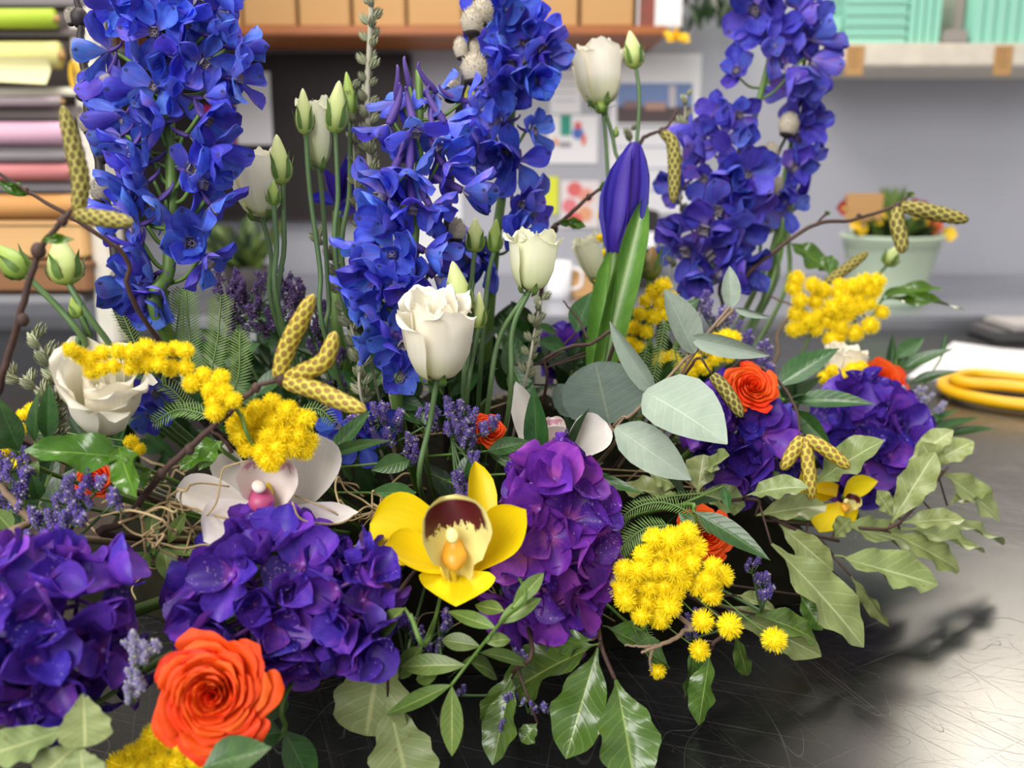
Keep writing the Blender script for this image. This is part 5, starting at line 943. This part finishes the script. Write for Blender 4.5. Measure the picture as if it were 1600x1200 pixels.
sprig('ruscus_sprig', 'dark green lance leaves at the left edge beside the lisianthus', 'rus', [(74,690,76,598,28,'d',.505,.50,10),(55,690,62,610,24,'d',.515,.51,-25),(30,705,-4,620,34,'d',.49,.48,0),(15,700,-30,660,34,'d',.49,.48,0),(62,780,50,740,22,'d',.49,.48,0)], [(70,690,.51),(80,740,.52)], smat=M_STEM)
sprig('ruscus_sprig', 'upright green lance leaf before the hidden white orchid', 'rus', [(840,728,834,602,40,'d',.585,.575,0,0),(800,738,938,790,24,'d',.575,.53,30,1),(896,736,1008,772,22,'d',.575,.56,25,2),(760,742,690,752,18,'d',.58,.57,0,1),(830,740,760,705,26,'d',.58,.59,0,0)], [(838,730,.585),(850,780,.60)], smat=M_STEM)
sprig('ruscus_sprig', 'long dark green leaf lying over the front orange rose', 'rus', [(1085,800,1204,876,38,'d',.555,.535,10,0),(1130,760,1140,800,16,'d',.58,.57,0,1),(1090,830,1060,800,20,'d',.57,.58,0,2)], [(1085,800,.56),(1060,790,.58)], smat=M_STEM)
sprig('ruscus_sprig', 'glossy dark leaves crossing before the right hydrangea', 'rus', [(1238,626,1368,632,36,'d',.73,.70,0,0),(1212,604,1312,544,46,'d',.74,.74,0,0),(1240,640,1300,700,30,'d',.73,.71,15,1),(1216,620,1180,660,30,'d',.735,.73,0,2),(1160,720,1165,770,14,'d',.70,.69,0,1)], [(1225,622,.735),(1200,660,.74)], smat=M_STEM)
sprig('ruscus_sprig', 'pair of dark lance leaves right of the front left mimosa', 'rus', [(508,712,612,688,24,'d',.545,.53,10,0),(510,720,580,640,28,'d',.55,.56,-20,1),(640,720,580,735,34,'d',.56,.55,0,2),(650,770,575,770,30,'d',.55,.54,0,0),(505,735,490,780,20,'d',.55,.54,0,1)], [(508,715,.55),(520,770,.57)], smat=M_STEM)
sprig('ruscus_sprig', 'glossy green leaves at the bottom edge beside the orange rose', 'rus', [(318,1200,425,1168,64,'z',.07,.075,0,0),(420,1130,425,1060,54,'z',.05,.07,0,1),(444,1142,492,1240,52,'z',.045,.01,0,0),(440,1145,395,1150,40,'z',.05,.05,0,2)], [(420,1165,.04),(445,1140,.05),(460,1060,.07)], smat=M_STEM)
sprig('ruscus_sprig', 'spiky dark green leaves at the far right beside the pale statice', 'palm', [(1415,690,1532,652,22,'d',.86,.85,0),(1412,684,1500,640,20,'d',.86,.86,0),(1420,692,1500,700,20,'d',.86,.84,10),(1470,682,1556,670,16,'d',.86,.85,0),(1400,560,1444,528,26,'d',.90,.90,0),(1405,580,1490,545,22,'d',.90,.88,0),(1400,590,1420,545,20,'d',.90,.91,0),(1420,600,1500,580,18,'d',.90,.88,0),(1390,600,1395,520,16,'d',.92,.93,0),(1470,560,1480,520,8,'d',.9,.9,0)], [(1415,690,.86),(1380,680,.87)], smat=M_STEM)
sprig('oak_leaf_sprig', 'wavy green leaf spread over the steel bench behind the right mimosa', 'bri', [(1380,462,1476,452,26,'d',.95,.94,0,0),(1382,468,1512,486,20,'d',.95,.93,0,2),(1290,420,1235,380,40,'d',.93,.94,0,1),(1300,430,1290,400,30,'d',.93,.95,0,0)], [(1380,465,.95),(1340,520,.92)], smat=M_STEM)
sprig('elaeagnus_sprig', 'pale broad leaves at the bottom left corner under the hydrangea', 'pitv', [(130,1085,132,1168,70,'d',.42,.41,0,0),(100,1140,-20,1180,72,'d',.415,.40,10,1),(120,1165,60,1215,60,'d',.415,.405,0,2),(125,1170,130,1225,60,'d',.41,.40,0,0)], [(118,1150,.42),(150,1100,.44)], smat=M_STEM)
sprig('mastic_sprig', 'olive leaf behind the smaller violet hydrangea', 'mid', [(632,950,588,995,34,'z',.11,.09,0),(660,1010,620,1060,40,'z',.08,.06,0),(690,1040,650,1062,44,'z',.07,.06,0)], [(640,960,.11),(670,1000,.09)], smat=M_STEM)
sprig('ruscus_sprig', 'dark broad leaves in the gap left of the iris', 'rus', [(812,600,800,520,50,'d',.68,.69,0),(870,520,832,508,22,'d',.70,.69,0),(885,545,838,532,28,'d',.69,.68,0),(900,520,925,455,44,'d',.72,.73,0),(800,570,830,640,42,'d',.66,.65,0),(1040,520,1095,465,34,'d',.76,.77,0),(995,520,975,470,30,'d',.78,.78,0)], [(850,560,.69),(850,620,.70)], smat=M_BARK)
sprig('ruscus_sprig', 'olive leaves below the white lisianthus in the middle', 'rus', [(665,665,620,610,44,'d',.60,.61,0,0),(610,620,665,640,30,'d',.6,.6,0,1),(720,760,735,705,26,'d',.58,.58,0,2),(760,705,830,690,30,'d',.58,.57,0,1)], [(665,668,.60),(670,740,.61)], smat=M_STEM)
sprig('ruscus_sprig', 'cluster of dark lance leaves at the left edge behind the lilac statice', 'deep', [(60,790,20,700,34,'d',.56,.57,0),(60,790,90,690,30,'d',.56,.57,0),(70,800,120,730,30,'d',.56,.56,0),(60,800,-10,760,34,'d',.56,.55,0),(80,810,150,790,30,'d',.56,.55,0),(60,810,5,820,34,'d',.56,.55,0),(90,760,60,650,30,'d',.58,.59,0),(110,770,130,690,28,'d',.58,.59,0)], [(70,800,.56),(110,840,.57)], smat=M_STEM)
sprig('mastic_sprig', 'pale green leaf pair at the left edge above the violet hydrangea', 'mid', [(20,830,-12,795,30,'d',.48,.48,0),(30,845,-5,850,36,'d',.48,.475,0),(40,760,60,720,24,'d',.5,.5,0)], [(35,850,.48),(60,900,.49)], smat=M_STEM)
# ---------------------------------------------------------------- statice
statice('lilac statice spray at the left edge above the hydrangea', [(18,715,8,26),(30,755,9,30),(10,775,6,20),(52,745,5,14)], .495, 41)
statice('pale tipped lilac statice before the left birch twig', [(75,815,9,26),(105,795,9,24),(60,838,6,22),(130,770,6,20),(150,752,5,14),(175,775,5,12),(115,760,5,22)], .475, 42)
statice('dark mauve statice cloud behind the left fern leaves', [(360,445,10,26),(395,455,10,26),(430,440,8,22),(380,480,10,28),(415,500,10,24),(455,455,8,20),(440,480,8,20),(370,505,6,18),(350,460,6,16)], .70, 43, STATD, 24)
statice('dark mauve statice low between the catkins and the heath', [(495,480,6,18),(490,505,5,16),(500,540,5,18),(530,560,5,16),(525,600,5,14)], .66, 44, STATD, 22)
statice('purple statice spray left of the white lisianthus stem', [(562,657,5,14),(592,645,7,16),(615,655,6,14),(600,675,5,16),(640,690,6,14),(650,712,5,14),(665,650,5,14)], .575, 45, STAT, 24)
statice('purple statice spray before the small orange rose', [(700,630,8,18),(725,640,8,18),(712,662,8,16),(735,668,6,14),(728,690,5,12),(742,712,4,8),(760,662,4,8),(775,658,3,7),(715,742,5,10),(738,752,5,10),(725,762,4,8)], .565, 46, STAT, 22)
statice('purple statice spray under the yellow orchid', [(636,975,7,12),(650,985,7,12),(668,1000,6,12),(690,975,6,14),(700,955,5,12),(620,950,5,12),(685,1005,5,10)], .515, 47, STAT, 17)
statice('thin purple statice over the dark leaves at the bottom middle', [(815,1020,5,10),(790,1108,6,8),(782,1130,5,8),(830,1100,5,12),(808,1090,5,10),(850,1098,4,8),(720,1075,4,6),(795,1085,4,8)], .52, 48, STAT, 14)
statice('faded statice beside the large orange rose', [(212,1000,8,14),(222,1030,8,14),(215,1060,7,12),(210,1085,5,12),(236,1010,5,12)], .425, 49, STATP, 24)
statice('purple statice at the right of the front mimosa', [(1190,900,6,12),(1195,925,6,10),(1180,880,4,14),(1085,960,5,10),(1080,985,4,8)], .585, 50, STAT, 20)
statice('lilac statice behind the thin eucalyptus leaf', [(1165,530,6,14),(1190,545,7,14),(1200,570,6,14),(1180,560,5,14),(1120,490,6,18),(1100,470,5,16),(1140,500,5,16)], .78, 51, STAT, 20)
statice('faded lilac statice at the far right beside the spiky leaves', [(1415,615,7,16),(1440,620,8,18),(1460,640,7,14),(1430,645,6,16),(1450,665,5,16),(1400,640,5,12)], .86, 52, STATP, 19)
# ---------------------------------------------------------------- silvery heath
heath('tall silvery heath sprig at the centre, tip above the blue spurs', [(582,-30,.66),(578,60,.66),(574,150,.66),(578,260,.66),(590,380,.655),(604,500,.65),(612,620,.64)], 61, 19, 15, .002)
heath('thin heath sprig left of the middle blue spike', [(548,140,.66),(552,200,.66),(556,300,.66),(566,420,.655),(578,560,.65)], 62, 14, 17, .001)
heath('heath sprig branching beside the tall cream lisianthus stems', [(498,372,.65),(520,405,.65),(538,470,.645),(560,560,.64),(570,640,.63)], 63, 20, 14, .001)
heath('short heath sprig left of the big white lisianthus', [(55,530,.53),(72,560,.53),(88,610,.53),(90,690,.54)], 64, 24, 14, .0008)
heath('bent heath sprig below the left birch twig', [(20,590,.53),(50,600,.53),(75,630,.53),(80,700,.54)], 65, 22, 14, .0008)
heath('heath sprig behind the arching catkin', [(1072,150,.88),(1068,220,.88),(1064,300,.88),(1050,420,.87)], 66, 14, 16, .001)
heath('heath sprig between the white bloom and the iris tip', [(985,205,.86),(984,240,.86),(980,300,.86),(965,430,.85)], 67, 14, 16, .001)
heath('pale heath sprig hidden right of the cream lisianthus', [(845,470,.66),(835,520,.66),(820,600,.65)], 68, 16, 14, .001)
# ---------------------------------------------------------------- narcissus, twine, dark filler
def narcissus():
    root = thing('narcissus', 'small white narcissus with an orange eye at the right', 'flower', root_pt(P(1225,470,1.0))); D = 1.05
    for (x, y) in ((1278,216),(1262,208)):
        A = axis_m(P(x, y, D), vdir(25, 10), .3, 15/FP*D)
        for k in range(6): ob('petal', NP, root, A @ Matrix.Rotation(k*1.047, 4, 'Z') @ Matrix.Rotation(.15, 4, 'X'))
        V, F, U = lathe([(.05,0),(.2,.05),(.28,.25),(.34,.3)], 12); ob('trumpet', MB().add(zup(V), F, U).mesh('trumpet', pl('narcissus_eye', (240,150,50))), root, A)
    add_stem(root, [(1270,214,D+.004),(1256,235,1.04),(1246,275,1.03),(1232,360,1.02),(1220,470,1.0)], .0025, M_STEM)
NP = sheet_mesh('petal', M_WHITE, prof='round', nv=7, nu=5, cup=.2)
narcissus()
def raffia(label, c, n, s, rs, D):
    r = np.random.RandomState(rs); p0 = P(c[0], c[1], D); q = thing('raffia_tuft', label, 'raffia', root_pt(p0)); o = WM[q].translation; b = MB()
    for k in range(n):
        pts = [np.array(p0)]; d = r.normal(size=3)*s*.5
        for j in range(5): d = d*.6+r.normal(size=3)*s*.45; pts.append(pts[-1]+d)
        b.add(*tube(catmull(pts, 5), r.uniform(.0004, .0008), 5))
    b.add(*tube(catmull([p0, (p0+root_pt(p0))/2, root_pt(p0)], 4), .0015, 5)); x = ob('raffia_strands', MB().add(np.concatenate(b.V)-np.array(o), b.F).mesh('raffia_strands', M_STRAW), q, Matrix.Translation(o)); x['kind'] = 'stuff'
raffia('curled tan raffia left of the white orchid', (225,838), 9, .010, 1, .49); raffia('small raffia curl above the larger one at the left', (262,785), 8, .006, 2, .50)
raffia('tan raffia showing between the white and yellow orchids', (590,800), 12, .012, 3, .54); raffia('loose raffia left of the purple hydrangea leaves', (300,825), 6, .012, 4, .505)
def filler(n, rs, x0, x1, y0, y1, dz, kind, group, label):
    r = random.Random(rs); k = 0; t = 0
    while k < n and t < n*20:
        t += 1; a = r.random()*6.28; q = r.random()**.5*.96; x = -.05+.31*q*math.cos(a); y = .78+.20*q*math.sin(a); z = .12*max(0, 1-q**2.6)**.9
        if y > .98 or (x > .10 and r.random() < .4): continue
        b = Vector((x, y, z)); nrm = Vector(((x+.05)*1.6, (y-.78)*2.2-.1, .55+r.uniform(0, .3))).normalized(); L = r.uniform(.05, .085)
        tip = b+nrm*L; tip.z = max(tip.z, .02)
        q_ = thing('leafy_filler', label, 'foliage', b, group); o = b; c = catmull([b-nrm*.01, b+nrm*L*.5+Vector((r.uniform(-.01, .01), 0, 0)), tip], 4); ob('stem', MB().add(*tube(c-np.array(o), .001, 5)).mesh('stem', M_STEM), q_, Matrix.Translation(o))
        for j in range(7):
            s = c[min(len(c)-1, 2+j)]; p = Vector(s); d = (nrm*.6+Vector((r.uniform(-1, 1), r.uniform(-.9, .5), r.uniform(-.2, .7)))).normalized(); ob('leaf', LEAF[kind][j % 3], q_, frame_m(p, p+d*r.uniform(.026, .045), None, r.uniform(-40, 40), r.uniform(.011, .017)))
        k += 1
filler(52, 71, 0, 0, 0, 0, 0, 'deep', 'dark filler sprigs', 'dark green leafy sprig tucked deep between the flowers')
filler(26, 72, 0, 0, 0, 0, 0, 'rus', 'green filler sprigs', 'green lance leaved sprig tucked between the flowers')
